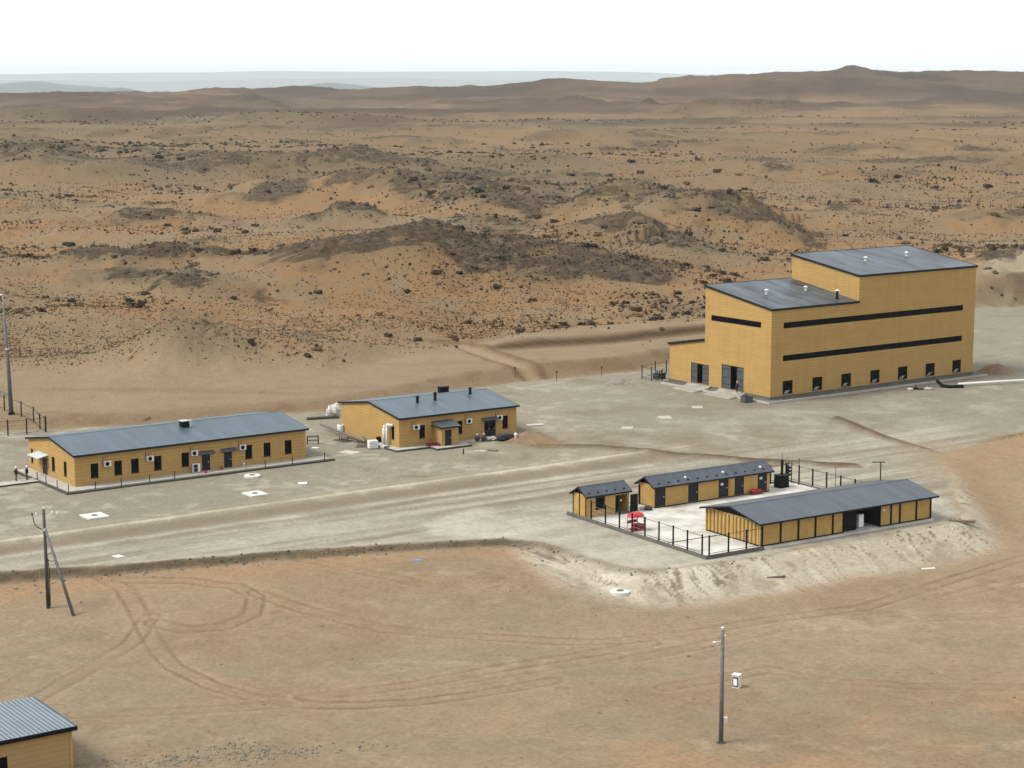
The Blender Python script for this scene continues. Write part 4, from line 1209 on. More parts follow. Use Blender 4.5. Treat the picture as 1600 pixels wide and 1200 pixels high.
# row container building with five doors
Fb = (16.61, 226.35, 33.37)
FL, FW, FHE, FHR = 17.5, 2.95, 2.66, 3.5
bF = thing('container_row', 'narrow yellow container building with five dark doors and slate gable roof', 'building', (Fb[0], Fb[1], 0), R(Fb[2]))
drF = [(.08, 1.6), (4.98, 6.52), (9.6, 11.1), (12.05, 13.5), (15.65, 17.1)]
mb = MB()
wall_mesh(mb, (0, 0), (1, 0), (0, -1), FL, 0, FHE, [(a, b, .12, 2.3) for a, b in drF], .12)
fw_ = mb.build('front_wall', M['container'], bF)
MB().box(0, FL, -.05, -.002, -.02, .1).build('bottom_rail', M['trim'], fw_)
MB().box(11.3, 11.9, -.06, -.003, .12, FHE - .1).build('corner_post', M['container'], fw_)
for a, b in drF:
    d = door(bF, 'f', a, b, .12, 2.3, 1, 'door')
for a, z in ((9.95, 1.55), (16.0, 1.6)): MB().box(a, a + .4, .04, .058, z, z + .28).build('notice', M['white'], bF)
e = side_obj(corrugated(.1, FW - .1, .1, FHE, .3, .05), 'end_wall', M['container'], bF, 'e')
for s in (0, FW - .12): side_obj(MB().box(s, s + .12, -.06, .08, 0, FHE), 'corner_post', M['container'], e, 'e')
side_obj(MB().box(.12, FW - .12, -.055, .05, FHE - .12, FHE - .001), 'top_rail', M['container'], e, 'e')
MB().box(FL - .08, FL, .01, FW, 0, FHE).box(.1, FL - .09, FW - .08, FW, 0, FHE).build('rear_wall', M['container'], bF)
for xx in (.03, FL - .07): gable_shade_panel(bF, xx, FW, FHE, FHR)
rfs = gable_roof(bF, FL, FW, FHE, FHR, .42, .35, M['roof_dark'], .06)
for lx in (4.9, 10.6, 16.4):
    zq = roof_z(.5, FW, FHE, FHR, .06)
    MB().lathe([(.16, -.1), (.16, .1), (.05, .17)], 10, (lx, .5, zq)).build('roof_vent', M['white'], bF)
for k in range(12):
    zq = roof_z(.15, FW, FHE, FHR, .06)
    MB().box(.6 + k * 1.45, .78 + k * 1.45, .05, .25, zq - .1, zq + .09).build('snow_guard', M['trim'], rfs[0])
# gate house kiosk
Eb = (8.45, 221.22, 34.58)
EL, EW, EHE, EHR = 6.1, 2.53, 2.62, 3.38
bE = thing('gate_kiosk', 'small yellow gatehouse cabin with slate gable roof, one window and black open door', 'cabin', (Eb[0], Eb[1], 0), R(Eb[2]))
mb = MB()
wall_mesh(mb, (0, 0), (1, 0), (0, -1), EL, -.05, EHE, [(1.45, 2.58, .84, 2.1), (4.2, 5.9, .05, 2.1)], .12)
mb.build('front_wall', M['container'], bE)
w = window(bE, 'f', 1.45, 2.58, .84, 2.1, 1)
side_obj(frame_rect(1.35, 2.68, .74, 2.2, .1, -.03, -.001), 'surround', M['trim'], w, 'f')
MB().box(4.2, 5.0, .5, .56, .05, 2.08).build('door_leaf', M['black'], bE)
MB().box(5.9, 7.0, -.62, -.56, .05, 2.1).build('door_leaf', M['black'], bE)
MB().box(4.1, 6.0, -.7, -.005, -.02, .05).build('doorstep', M['plinth'], bE)
MB().box(5.2, 5.5, .44, .49, 1.2, 1.4).build('notice', M['white'], bE)
mb = MB()
wall_mesh(mb, (0, 0), (0, 1), (-1, 0), EW, -.05, EHE, [])
e = mb.build('end_wall', M['container'], bE)
for s in (.0, 1.2, EW - .12): side_obj(MB().box(s, s + .12, -.06, -.002, -.05, EHE), 'post', M['trim'], e, 'e')
MB().box(EL - .06, EL, .01, EW, -.05, EHE).box(.01, EL - .07, EW - .06, EW, -.05, EHE).build('rear_wall', M['container'], bE)
for xx in (.02, EL - .06): gable_shade_panel(bE, xx, EW, EHE, EHR)
re_ = gable_roof(bE, EL, EW, EHE, EHR, .25, .32, M['roof_dark'], .06)
for k in range(5):
    zq = roof_z(.15, EW, EHE, EHR, .06)
    MB().box(.4 + k * 1.25, .58 + k * 1.25, .02, .22, zq - .1, zq + .09).build('snow_guard', M['trim'], re_[0])

def fence(name, label, pts, h=2.2, m='black', r=.085, z=0.0, rails=(.25, 2.05), wires=3, group=None, base=None):
    """Fence along world points: one post at each, rails and wires between neighbours."""
    f = thing(name, label, 'fence', (pts[0][0], pts[0][1], 0), 0, group)
    ox, oy = pts[0][0], pts[0][1]
    zz = [z if base is None else float(height(np.array([p[0]]), np.array([p[1]]))[0]) for p in pts]
    for p, q in zip(pts, zz):
        MB().box(p[0] - ox - r, p[0] - ox + r, p[1] - oy - r, p[1] - oy + r, q - .4, q + h).build('post', M[m], f)
    for p, q, z0, z1 in zip(pts[:-1], pts[1:], zz[:-1], zz[1:]):
        for rr in rails:
            MB().tube([(p[0] - ox, p[1] - oy, z0 + rr), (q[0] - ox, q[1] - oy, z1 + rr)], .028, 5).build('rail', M[m], f)
        mb = MB()
        for k in range(wires):
            t = rails[0] + (rails[-1] - rails[0]) * (k + 1) / (wires + 1)
            mb.tube([(p[0] - ox, p[1] - oy, z0 + t), (q[0] - ox, q[1] - oy, z1 + t)], .007, 4, False)
        if wires: mb.build('wire', M['steel'], f)
    return f

fence('yard_fence', 'dark post fence along the left side of the container yard past the red stand',
      [cw(-7.86, y) for y in (20.3, 17.55, 14.9, 12.55, 10.2, 7.7, 5.2, 2.75, .25)], z=.1)
fence('yard_fence', 'short dark post fence from the yard corner to the corrugated container end', [cw(x, -.47) for x in (-7.5, -4.9, -2.45, -.3)], z=.1)
fence('yard_fence', 'short dark fence between the gatehouse cabin and the five-door container row', [cw(x, 24.3) for x in (-1.2, .3, 1.9)], z=.1)
fence('yard_fence', 'dark fence at the far back of the yard beside the black box', [cw(x, 24.9) for x in (19.9, 22.6, 25.1)], z=.1)
gf = fence('yard_fence', 'dark fence seen above the roof ridge at the right side of the yard', [cw(25.5, y) for y in (24.9, 22.9, 20.4, 17.9, 15.4, 12.9, 10.4)], z=.1)
for (ly, lb) in ((22.6, 'thin aerial mast at the back right corner of the yard'), (16.0, 'thin aerial mast standing at the yard fence behind the roof')):
    x_, y_ = cw(25.2, ly)
    ms = thing('mast', lb, 'mast', (x_, y_, -.02))
    MB().tube([(0, 0, 0), (0, 0, 3.3)], .035, 6).build('shaft', M['trim'], ms)
    MB().lathe([(.12, 0), (.12, .05), (.05, .08)], 8).build('base', M['trim'], ms)
x_, y_ = cw(26.4, 9.6)
ms = thing('lamp_post', 'short dark lamp post with crossarm rising behind the ridge of the long container roof', 'lamp', (x_, y_, GZ))
MB().tube([(0, 0, 0), (0, 0, 5.0)], .07, 8).build('shaft', M['trim'], ms)
MB().box(-1.0, .5, -.06, .06, 5.0, 5.1).build('arm', M['trim'], ms)
# ladder-like signal stand between fence corner posts
x_, y_ = cw(24.4, 23.9)
lad = thing('meter_stand', 'narrow dark stand with square meters beside the back fence corner', 'stand', (x_, y_, -.02), R(C[2]))
for s in (0, .75): MB().box(s, s + .09, 0, .09, 0, 2.5).build('upright', M['black'], lad)
for zz in (.9, 1.35, 1.8): MB().box(.22, .62, -.02, .1, zz, zz + .28).build('meter', M['black'], lad)
for zz in (.7, 2.3): MB().box(.09, .75, .03, .07, zz, zz + .05).build('rung', M['white'], lad)
x_, y_ = cw(22.4, 22.6)
bb = thing('black_tank', 'black square bin with a tall black flue at the back of the container yard', 'bin', (x_, y_, -.02), R(C[2]))
MB().prism([(-.72, 0), (.72, 0), (.66, 1.5), (-.66, 1.5)], -.6, .6, 'y').build('body', M['black'], bb)
MB().box(-.75, .75, -.65, .65, 1.502, 1.58).build('lid', M['trim'], bb)
MB().tube([(.05, 0, 1.58), (.05, 0, 3.4)], .17, 10).build('flue', M['black'], bb)
MB().tube([(.05, 0, 3.4), (.05, 0, 4.3)], .03, 6).build('rod', M['red_dark'], bb)
# red fire stand with canopy
x_, y_ = cw(-6.6, 13.6)
fs = thing('fire_point', 'red canopied fire point stand inside the yard fence', 'stand', (x_, y_, -.02), R(C[2] + 8))
for sx in (-.8, .8):
    for sy in (-.5, .5): MB().tube([(sx, sy, 0), (sx, sy, 1.75)], .035, 6).build('leg', M['red'], fs)
cn = MB().lathe([(1.12, 1.62), (1.1, 1.68), (.98, 1.84), (.7, 2.0), (.35, 2.09), (.05, 2.12)], 18).build('canopy', M['red'], fs, True)
for vv in cn.data.vertices: vv.co.y *= .72
MB().box(-.05, .85, -.45, .45, .05, .72).build('sand_box', M['red_dark'], fs)
MB().box(-.8, .8, .46, .5, .8, 1.15).build('back_board', M['red_dark'], fs)
for sx in (-.55, -.25): MB().lathe([(.09, .3), (.1, .35), (.1, .8), (.03, .9)], 8, (sx, 0, 0)).build('extinguisher', M['red'], fs)
MB().box(-.8, -.08, -.3, .3, .22, .29).build('shelf', M['red_dark'], fs)
x_, y_ = rotated(Fb, 14.3, -.75)
rb = thing('sand_box', 'low red sand box before the doors of the container row', 'box', (x_, y_, -.02), R(Fb[2]))
MB().box(0, 1.5, 0, .55, 0, .42).build('body', M['red_dark'], rb)
MB().prism([(0, .422), (.55, .422), (.55, .56), (0, .46)], -.03, 1.53, 'x').build('lid', M['red'], rb)
x_, y_ = rotated(Fb, -1.2, -.3)
hp2 = thing('dark_bundle', 'small heap of dark sacks at the left foot of the container row', 'sacks', (x_, y_, -.02))
MB().blob((0, 0, .22), (.55, .4, .3), 3, 9, 6, .2).build('sack', M['cloth_dark'], hp2, True)
MB().blob((-.6, .1, .2), (.35, .3, .25), 4, 9, 6, .2).build('sack', M['cloth'], hp2, True)
x_, y_ = rotated(Fb, FL + .3, .8)
wb = thing('wall_box', 'small white cabinet against the far end of the container row', 'cabinet', (x_, y_, -.02), R(Fb[2]))
MB().box(0, .4, 0, .8, 0, 1.1).build('body', M['white'], wb)
MB().box(-.03, .43, -.03, .83, 1.102, 1.16).build('lid', M['red_dark'], wb)

# ------------------------------------------------------------------ ribbed-roof building in the near left corner
def build_near():
    gz = float(height(np.array([-38.0]), np.array([141.0]))[0])
    o = thing('near_shed', 'yellow building with a ribbed light blue-grey metal roof in the near corner', 'building', (-33.15, 145.2, 0), R(35.5))
    L_, W, ze = 16.0, 8.4, .86
    mb = MB()
    wall_mesh(mb, (-L_, .35), (1, 0), (0, -1), L_ - .3, gz - .3, ze, [(9.55, 10.6, -1.6, -.42)], .15)
    mb.build('front_wall', M['wall'], o)
    mb = MB()
    wall_mesh(mb, (-.3, .35), (0, 1), (1, 0), W - .6, gz - .3, ze, [])
    wall_mesh(mb, (-L_, .35), (0, 1), (-1, 0), W - .6, gz - .3, ze, [])
    wall_mesh(mb, (-L_, W - .25), (1, 0), (0, 1), L_ - .3, gz - .3, ze + .05, [])
    mb.build('rear_wall', M['wall'], o)
    MB().box(-.44, -.29, .3, .349, gz - .3, ze).box(-.298, -.25, .3, .45, gz - .3, ze).build('corner_trim', M['container'], o)
    w = MB().box(-6.45, -5.4, .4, .46, -1.6, -.42).build('window', M['frame'], o)
    MB().box(-6.37, -5.95, .385, .399, -1.52, -.5).build('pane', M['glass'], w)
    MB().box(-5.90, -5.48, .385, .399, -1.52, -.5).build('pane', M['glass'], w)
    rf = MB().prism([(0, ze), (W, ze + .12), (W, ze + .22), (0, ze + .10)], -L_ - .3, 0, 'x').build('roof', M['roof_near'], o)
    rm = MB()
    x = -L_ - .2
    while x < -.05:
        rm.prism([(.0, ze + .098), (W, ze + .218), (W, ze + .275), (.0, ze + .155)], x, x + .13, 'x')
        x += .36
    tag(rm.build('roof_ribs', M['roof_rib'], rf), kind='stuff')
    MB().prism([(-.06, ze - .2), (-.002, ze - .2), (-.002, ze + .13), (-.06, ze + .13)], -L_ - .3, .06, 'x').build('gutter', M['black'], rf)
    MB().prism([(0, ze - .1), (W, ze + .02), (W, ze + .3), (0, ze + .18)], .002, .05, 'x').build('verge_trim', M['roof_near'], rf)
build_near()

# ------------------------------------------------------------------ poles
def hgt(x, y): return float(height(np.array([float(x)]), np.array([float(y)]))[0])

x_, y_ = -45.4, 188.6
zg = hgt(x_, y_)
pl = thing('utility_pole', 'dark utility pole with a diagonal strut and cable coil on the sandy flat', 'pole', (x_, y_, zg))
top = 9.9
MB().tube([(0, 0, -.5), (-.12, 0, top)], [.20, .13], 10).build('shaft', M['pole_dark'], pl, True)
MB().tube([(2.95, -2.0, -.4), (.02, -.05, top - 2.05)], [.17, .12], 10).build('strut', M['pole'], pl, True)
MB().lathe([(.19, 0), (.19, .28)], 10, (-.08, 0, top - 2.15)).build('strut_clamp', M['steel'], pl)
ca = MB().box(-1.3, .05, -.05, .05, top - .75, top - .66).build('crossarm', M['steel'], pl)
MB().tube([(.0, 0, top - .72), (.55, 0, top - .5), (1.25, .1, top - .55)], .03, 6).build('crossarm_stay', M['steel'], ca)
for sx, sz in ((-1.25, top - .6), (-.85, top - .55), (1.2, top - .45), (.7, top - .4)):
    MB().lathe([(.05, -.08), (.09, 0), (.05, .08), (.09, .14), (.03, .24)], 8, (sx, 0, sz)).build('insulator', M['black'] if sx < -1 else M['white'], ca)
MB().lathe([(.06, 0), (.1, .08), (.05, .3)], 8, (-.12, 0, top)).build('top_insulator', M['white'], pl)
pth = [(-1.2, 0, top - .7), (-1.1, -.05, top - 1.3), (-.8, -.08, top - 1.75), (-.4, -.1, top - 1.95), (-.1, -.12, top - 1.98)]
MB().tube(pth, .045, 6).build('cable_loop', M['black'], pl, True)
MB().tube([(-.75, -.02, top - .7), (-.72, -.02, 1.7)], .012, 5).build('hanging_wire', M['steel'], pl)
MB().box(-.8, -.64, -.06, .06, 1.45, 1.7).build('hanging_clamp', M['blue'], pl)
MB().tube([(.55 + .42 * math.cos(t * .35), -.3, top - 4.7 + .42 * math.sin(t * .35)) for t in range(19)], .035, 6).build('cable_coil', M['black'], pl, True)
MB().tube([(.2, -.25, top - 5.0), (.3, -.25, top - 6.2), (.26, -.25, .3)], .04, 6).build('down_cable', M['black'], pl, True)

x_, y_ = 16.55, 150.9
pr = thing('lighting_pole', 'lone grey concrete pole with a small lamp arm on the near sand', 'pole', (x_, y_, hgt(x_, y_)))
MB().tube([(0, 0, -.5), (0, 0, 9.25)], [.2, .135], 10).build('shaft', M['pole'], pr, True)
MB().lathe([(.15, 9.25), (.15, 9.42), (.06, 9.5)], 10).build('cap', M['steel'], pr)
arm = MB().tube([(0, 0, 8.25), (-.3, 0, 8.28), (-.55, 0, 8.24)], .04, 6).build('lamp_arm', M['steel'], pr)
MB().blob((-.62, 0, 8.22), (.18, .1, .08), 2, 8, 5, .03).build('lamp_head', M['white'], arm, True)
MB().blob((.17, -.05, 8.75), (.08, .08, .12), 2, 8, 5, .03).build('insulator', M['white'], pr, True)
MB().box(.18, .46, -.15, .15, 1.6, 2.05).build('junction_box', M['cloth'], pr)
MB().box(.17, .47, -.16, .16, 2.052, 2.12).build('junction_box_lid', M['white'], pr)
MB().lathe([(.42, -.1), (.36, .05), (.2, .09)], 12).build('footing', M['plinth_dark'], pr)

x_, y_ = 19.45, 165.8
cbn = thing('junction_cabinet', 'small white outdoor cabinet standing on the sand right of the lone pole', 'cabinet', (x_, y_, hgt(x_, y_)), R(-28))
MB().box(-.32, .32, -.3, .3, .0, 1.15).build('body', M['white'], cbn)
MB().box(-.27, .27, -.33, -.302, .12, 1.0).build('door', M['door2'], cbn)
MB().box(-.16, .16, -.345, -.331, .25, .85).build('door_panel', M['plastic'], cbn)
MB().box(-.36, .36, -.36, .34, 1.152, 1.2).build('lid', M['white'], cbn)

x_, y_ = -73.3, 286.4
pu = thing('yard_light_pole', 'tall grey pole behind the long building beside the far left fence', 'pole', (x_, y_, hgt(x_, y_)))
MB().tube([(0, 0, -.5), (-.2, 0, 8), (-.55, 0, 16.2)], [.34, .25, .15], 10).build('shaft', M['pole'], pu, True)
MB().lathe([(.28, 0), (.28, .18)], 10, (-.27, 0, 9.6)).build('band', M['white'], pu)
MB().tube([(-.55, 0, 16.2), (-.58, 0, 17.6)], .05, 6).build('lamp_mast', M['steel'], pu)
MB().blob((-.9, 0, 17.6), (.35, .2, .14), 2, 8, 5, .03).build('lamp_head', M['white'], pu, True)
MB().lathe([(.55, -.2), (.45, .25), (.36, .4)], 10).build('footing', M['black'], pu)
def gh(P): return [(a, b) for a, b in P]
fence('enclosure_fence', 'dark fence on the far left with wide posts facing the long building', gh([(-78.5, 272.0), (-74.7, 273.4), (-70.9, 274.7), (-68.5, 275.7), (-66.3, 277.6)]), 2.3, 'trim', .08, base=1)
fence('enclosure_fence', 'dark fence run receding behind the tall grey pole at far left', gh([(-66.3, 277.9), (-67.6, 279.8), (-68.9, 281.6), (-71.4, 284.6), (-75.1, 289.5), (-80, 295)]), 2.3, 'trim', .08, base=1)
fence('hall_fence', 'small dark fence enclosure against the lean-to of the tall hall', gh([(26.3, 324.2), (24.7, 322.6), (23.1, 325.0), (21.7, 327.4), (24.2, 331.5), (26.2, 333.2)]), 2.4, 'trim', .08, z=GZ)
x_, y_ = 24.6, 327.5
tr = thing('transformer', 'dark low equipment box inside the fence beside the tall hall', 'equipment', (x_, y_, GZ), R(36))
MB().box(-.9, .9, -.6, .6, .0, 1.0).build('body', M['door'], tr)
for k in range(3): MB().lathe([(.1, 1.0), (.12, 1.15), (.05, 1.5)], 8, (-.5 + .5 * k, 0, 0)).build('bushing', M['black'], tr)

# far fence of thin posts on the plain
fp = []
for k in range(34):
    t = k / 33
    fp.append((86 + 110 * t, 713 - 32 * t + math.sin(k * 1.7) * 1.0))
ff_ = thing('plain_fence', 'line of thin wooden posts crossing the plain behind the tall hall', 'fence', (fp[0][0], fp[0][1], 0))
for k, p in enumerate(fp):
    z_ = hgt(*p)
    hh = 2.2 + .9 * random.random()
    MB().box(p[0] - fp[0][0] - .13, p[0] - fp[0][0] + .13, p[1] - fp[0][1] - .13, p[1] - fp[0][1] + .13, z_ - .4, z_ + hh).build('post', M['wood'], ff_)
mb = MB()
for p, q in zip(fp[:-1], fp[1:]):
    for zz in (.9, 1.7): mb.tube([(p[0] - fp[0][0], p[1] - fp[0][1], hgt(*p) + zz), (q[0] - fp[0][0], q[1] - fp[0][1], hgt(*q) + zz)], .03, 4, False)
mb.build('wire', M['trim'], ff_)

# ------------------------------------------------------------------ people
def person(label, x, y, z, rz, helmet, pose=0):
    v = [(0, 0, .95), (0, 0, 1.15), (0, .01, 1.38), (0, .0, 1.50), (0, -.01, 1.56), (0, -.015, 1.68),
         (-.10, 0, .90), (-.12, -.02 - .06 * pose, .50), (-.13, .05, .09), (-.13, -.11, .04),
         (.10, 0, .90), (.12, .02 + .05 * pose, .50), (.13, .10 * pose, .09), (.13, .10 * pose - .16, .04),
         (-.20, 0, 1.42), (-.26, .03, 1.14), (-.24, -.10 - .1 * pose, .90), (-.235, -.14 - .1 * pose, .80),
         (.20, 0, 1.42), (.26, .03, 1.14), (.25, -.06, .88), (.245, -.09, .78)]
    e_ = [(0, 1), (1, 2), (2, 3), (3, 4), (4, 5), (0, 6), (6, 7), (7, 8), (8, 9), (0, 10), (10, 11), (11, 12), (12, 13), (2, 14), (14, 15), (15, 16), (16, 17), (2, 18), (18, 19), (19, 20), (20, 21)]
    rad = [(.16, .12), (.15, .11), (.17, .12), (.065, .065), (.075, .085), (.085, .10),
           (.10, .11), (.07, .075), (.05, .05), (.05, .035), (.10, .11), (.07, .075), (.05, .05), (.05, .035),
           (.07, .07), (.05, .05), (.037, .037), (.035, .02), (.07, .07), (.05, .05), (.037, .037), (.035, .02)]
    me = bpy.data.meshes.new('body')
    me.from_pydata(v, e_, [])
    tmp = bpy.data.objects.new('body', me)
    col.objects.link(tmp)
    sk = tmp.modifiers.new('skin', 'SKIN')
    sk.use_smooth_shade = True
    for i, s in enumerate(me.skin_vertices[0].data):
        s.radius = rad[i]
        s.use_root = (i == 0)
    tmp.modifiers.new('sub', 'SUBSURF').levels = 2
    dg = bpy.context.evaluated_depsgraph_get()
    bm_ = bpy.data.meshes.new_from_object(tmp.evaluated_get(dg))
    bpy.data.objects.remove(tmp)
    bm_.materials.clear()
    for k in ('navy', 'skin', 'black'): bm_.materials.append(M[k])
    for pgn in bm_.polygons:
        c_ = pgn.center
        pgn.material_index = 1 if (c_.z > 1.50 or (abs(c_.x) > .2 and c_.z < .86 and c_.z > .6)) else (2 if c_.z < .12 else 0)
    root = thing('person', label, 'person', (x, y, z), rz)
    b_ = bpy.data.objects.new('body', bm_)
    col.objects.link(b_)
    b_.parent = root
    MB().lathe([(.155, 1.70), (.12, 1.715), (.118, 1.76), (.09, 1.83), (.03, 1.86)], 14, (0, -.015, 0)).build('helmet', M[helmet], root, True)
    MB().blob((0, -.115, 1.635), (.02, .025, .03), 1, 6, 4, .02).build('nose', M['skin'], root, True)
    for sx in (-.04, .04): MB().blob((sx, -.112, 1.668), (.012, .008, .008), 1, 6, 4, .0).build('eye', M['black'], root)
    # short jacket with a hem
    MB().lathe([(.20, .84), (.205, .95), (.19, 1.12), (.20, 1.34), (.12, 1.47)], 14).build('jacket', M['navy'], root, True)
    j = root.children[-1]
    for vv in j.data.vertices: vv.co.y *= .72
    return root
person('person in dark clothes and pale helmet, the taller pair member left on the footpath', -61.75, 242.4, hgt(-61.75, 242.4) + .18, R(70), 'helmet_white', 1)
person('person in dark clothes walking nearer the building on the footpath', -60.55, 242.9, hgt(-60.55, 242.9) + .18, R(95), 'helmet_white', 0)
xq, yq = rotated(D, -1.0, 6.5)
person('person in dark clothes with yellow helmet at the larger gate of the tall hall', xq, yq, .40, R(-40), 'helmet_yellow', 0)

# ------------------------------------------------------------------ covers, slabs and litter in the yard
def square_cover(label, x, y, w, d, rz):
    o = thing('manhole_slab', label, 'manhole', (x, y, GZ), rz, 'whitewashed manhole slabs')
    MB().box(-w / 2, w / 2, -d / 2, d / 2, -.2, .16).build('slab', M['white_con'], o)
    MB().lathe([(.36, .16), (.36, .2), (.3, .22)], 16).build('lid', M['plinth'], o)
square_cover('white square manhole slab with dark lid nearest the strutted pole', -48.0, 223.0, 2.6, 2.7, R(35))
square_cover('white square manhole slab with dark lid right below the round one', -31.1, 235.2, 2.3, 2.6, R(35))
def round_cover(label, x, y, r, z=None, up=.22):
    o = thing('manhole_ring', label, 'manhole', (x, y, GZ if z is None else z), 0, 'whitewashed round manhole rings')
    MB().lathe([(r, -.3), (r, up), (r * .96, up + .03), (r * .3, up + .03)], 28).build('ring', M['white_con'], o)
    MB().lathe([(r * .36, up + .02), (r * .36, up + .07), (r * .3, up + .09)], 16).build('lid', M['plinth'], o)
round_cover('white round manhole cover on the gravel before the long building', -32.8, 245.8, 1.05)
round_cover('white round manhole ring at the foot of the embankment', 10.9, 194.4, 1.05, hgt(10.9, 194.4), .2)
def flat_piece(name, label, cat, x, y, w, d, h, rz, m, z=None, tilt=0):
    o = MB().prism([(-w / 2, -d / 2), (w / 2 * .9, -d / 2 * .95), (w / 2, d / 2), (-w / 2 * .95, d / 2 * .9)], 0, h, 'z').build(name, M[m])
    o.location = (x, y, hgt(x, y) if z is None else z)
    o.rotation_euler = (tilt, 0, rz)
    return tag(o, label, cat)
flat_piece('white_board', 'small white rectangular board lying on the gravel right of the manholes', 'board', -26.0, 241.5, 1.15, 1.2, .10, R(10), 'white')
flat_piece('white_board', 'narrow white board lying on the road surface near the embankment edge', 'board', -41.5, 203.9, 1.2, .9, .06, R(-45), 'white_con')
flat_piece('white_board', 'large pale sheet lying on the gravel before the ribbed white tank', 'sheet', -21.8, 262.1, 2.5, 1.9, .05, R(-30), 'cloth')
flat_piece('white_board', 'small white scrap by the metal frame stand', 'scrap', -26.8, 265.4, 1.0, .8, .06, R(-10), 'white')
flat_piece('white_board', 'pale sheet behind the far end of the gabled roof right of the vents', 'sheet', 3.4, 283.2, 2.6, 1.2, .1, R(20), 'cloth')
flat_piece('blue_scrap', 'bright blue plastic scrap on the sand below the road edge', 'scrap', -10.0, 203.9, .9, .5, .06, R(10), 'blue')
flat_piece('white_board', 'white plank at the foot of the embankment slope', 'plank', 44.6, 206.8, 1.6, .5, .1, R(15), 'white_con')
flat_piece('dark_plank', 'dark plank half way down the rilled slope', 'plank', 27.4, 200.2, 2.2, .25, .12, R(20), 'wood')
flat_piece('dark_plank', 'dark timber lying at the right corner of the container row', 'plank', 51.2, 220.6, 3.0, .5, .3, R(-10), 'wood')
flat_piece('pale_heap', 'pale gravel patch on the yard nearest the tall hall ramps', 'gravel', 28.3, 298.7, 1.7, 2.2, .06, R(0), 'concrete')
flat_piece('pale_heap', 'pale gravel patch in the middle of the open yard', 'gravel', 22.7, 289.5, 1.9, 2.6, .06, R(10), 'concrete')
flat_piece('pale_heap', 'pale gravel patch left of the middle one in the open yard', 'gravel', 16.6, 280.9, 1.7, 2.0, .06, R(-10), 'concrete')

# rubbish and stores round the second building
x_, y_ = -18.9, 264.9
tk = thing('water_tank', 'ribbed white plastic tank standing at the corner of the porch building', 'tank', (x_, y_, GZ), R(20))
MB().box(-.62, .62, -.52, .52, .14, 1.15).build('body', M['plastic'], tk)
for k in range(5): MB().box(-.55 + k * .27, -.48 + k * .27, -.56, .56, .1, 1.18).build('cage_bar', M['steel'], tk)
for zz in (.4, .8): MB().box(-.66, .66, -.57, .57, zz, zz + .04).build('cage_bar', M['steel'], tk)
MB().box(-.66, .66, -.56, .56, 0, .1).build('pallet', M['wood'], tk)
MB().lathe([(.17, 1.15), (.17, 1.24)], 12).build('cap', M['white'], tk)
x_, y_ = -24.3, 276.9
br_ = thing('barrel', 'pale round barrel with dark side at the rear of the end wall', 'barrel', (x_, y_, GZ))
MB().lathe([(.42, 0), (.46, .05), (.44, .45), (.46, .5), (.44, .9), (.46, 1.15), (.4, 1.2)], 16).build('body', M['plastic'], br_, True)
MB().lathe([(.2, 1.2), (.2, 1.26)], 12).build('lid', M['door'], br_)
bm_o = MB().tube([(-27.4, 279.6, GZ + .75), (-20.2, 268.3, GZ + .35)], .16, 6).build('steel_beam', M['pole'])
tag(bm_o, 'long grey beam leaning on trestles along the blank end wall', 'beam')
ts = thing('trestle', 'dark low trestle table under the long beam', 'trestle', (-23.4, 270.9, GZ), R(-50))
MB().box(-.9, .9, -.3, .3, .55, .65).build('top', M['wood'], ts)
for sx in (-.7, .7):
    for sy in (-.22, .22): MB().box(sx - .05, sx + .05, sy - .05, sy + .05, 0, .549).build('leg', M['wood'], ts)
MB().box(-1.3, 1.3, -.9, .9, .01, .06).build('base_board', M['plinth_dark'], ts)
st_ = thing('low_stand', 'small dark metal frame stand on the yard between the two low buildings', 'stand', (-27.4, 268.4, GZ), R(10))
for sx in (-.75, .75):
    for sy in (-.35, .35): MB().box(sx - .05, sx + .05, sy - .05, sy + .05, 0, 1.0).build('leg', M['trim'], st_)
MB().box(-.85, .85, -.42, -.32, 1.0, 1.08).box(-.85, .85, .32, .42, 1.0, 1.08).box(-.85, -.75, -.32, .32, 1.0, 1.08).box(.75, .85, -.32, .32, 1.0, 1.08).build('top_frame', M['trim'], st_)
MB().box(-.72, .72, -.38, -.32, .45, .52).build('rail', M['trim'], st_)
MB().box(-.72, .72, .32, .38, .45, .52).build('rail', M['trim'], st_)
sp = thing('scrap_pile', 'low tangle of dark scrap timber beside the long beam', 'scrap pile', (-21.0, 269.6, GZ))
rr = random.Random(5)
for k in range(9):
    a_ = rr.uniform(0, 3.1); l_ = rr.uniform(.6, 1.4)
    cx, cy, cz = rr.uniform(-1.0, 1.0), rr.uniform(-.8, .8), rr.uniform(.08, .5)
    MB().tube([(cx - l_ * math.cos(a_), cy - l_ * math.sin(a_), max(.05, cz - .2)), (cx + l_ * math.cos(a_), cy + l_ * math.sin(a_), cz + .15)], .07, 5).build('timber', M['wood' if k % 2 else 'pole_dark'], sp)
bx = thing('black_drum', 'black drum leaning by the end wall near the white pipes', 'drum', (-18.3, 268.4, GZ))
MB().lathe([(.38, 0), (.4, .04), (.38, .4), (.4, .45), (.38, .95), (.3, 1.0)], 14).build('body', M['black'], bx)
MB().lathe([(.1, 1.0), (.1, 1.04)], 8, (.15, 0, 0)).build('bung', M['trim'], bx)
pk = thing('plank_pile', 'few reddish planks lying left of the ribbed white tank', 'planks', (-20.4, 266.2, GZ), R(5))
for k in range(4): MB().box(-1.0 + .1 * k, .9 + .05 * k, -.4 + .2 * k, -.24 + .2 * k, .01 + .08 * k, .085 + .08 * k).build('plank', M['wood'], pk)
hs = thing('hose_heap', 'heap of grey scrap and hose at the foot of the white pipes', 'scrap pile', (-16.9, 264.9, GZ))
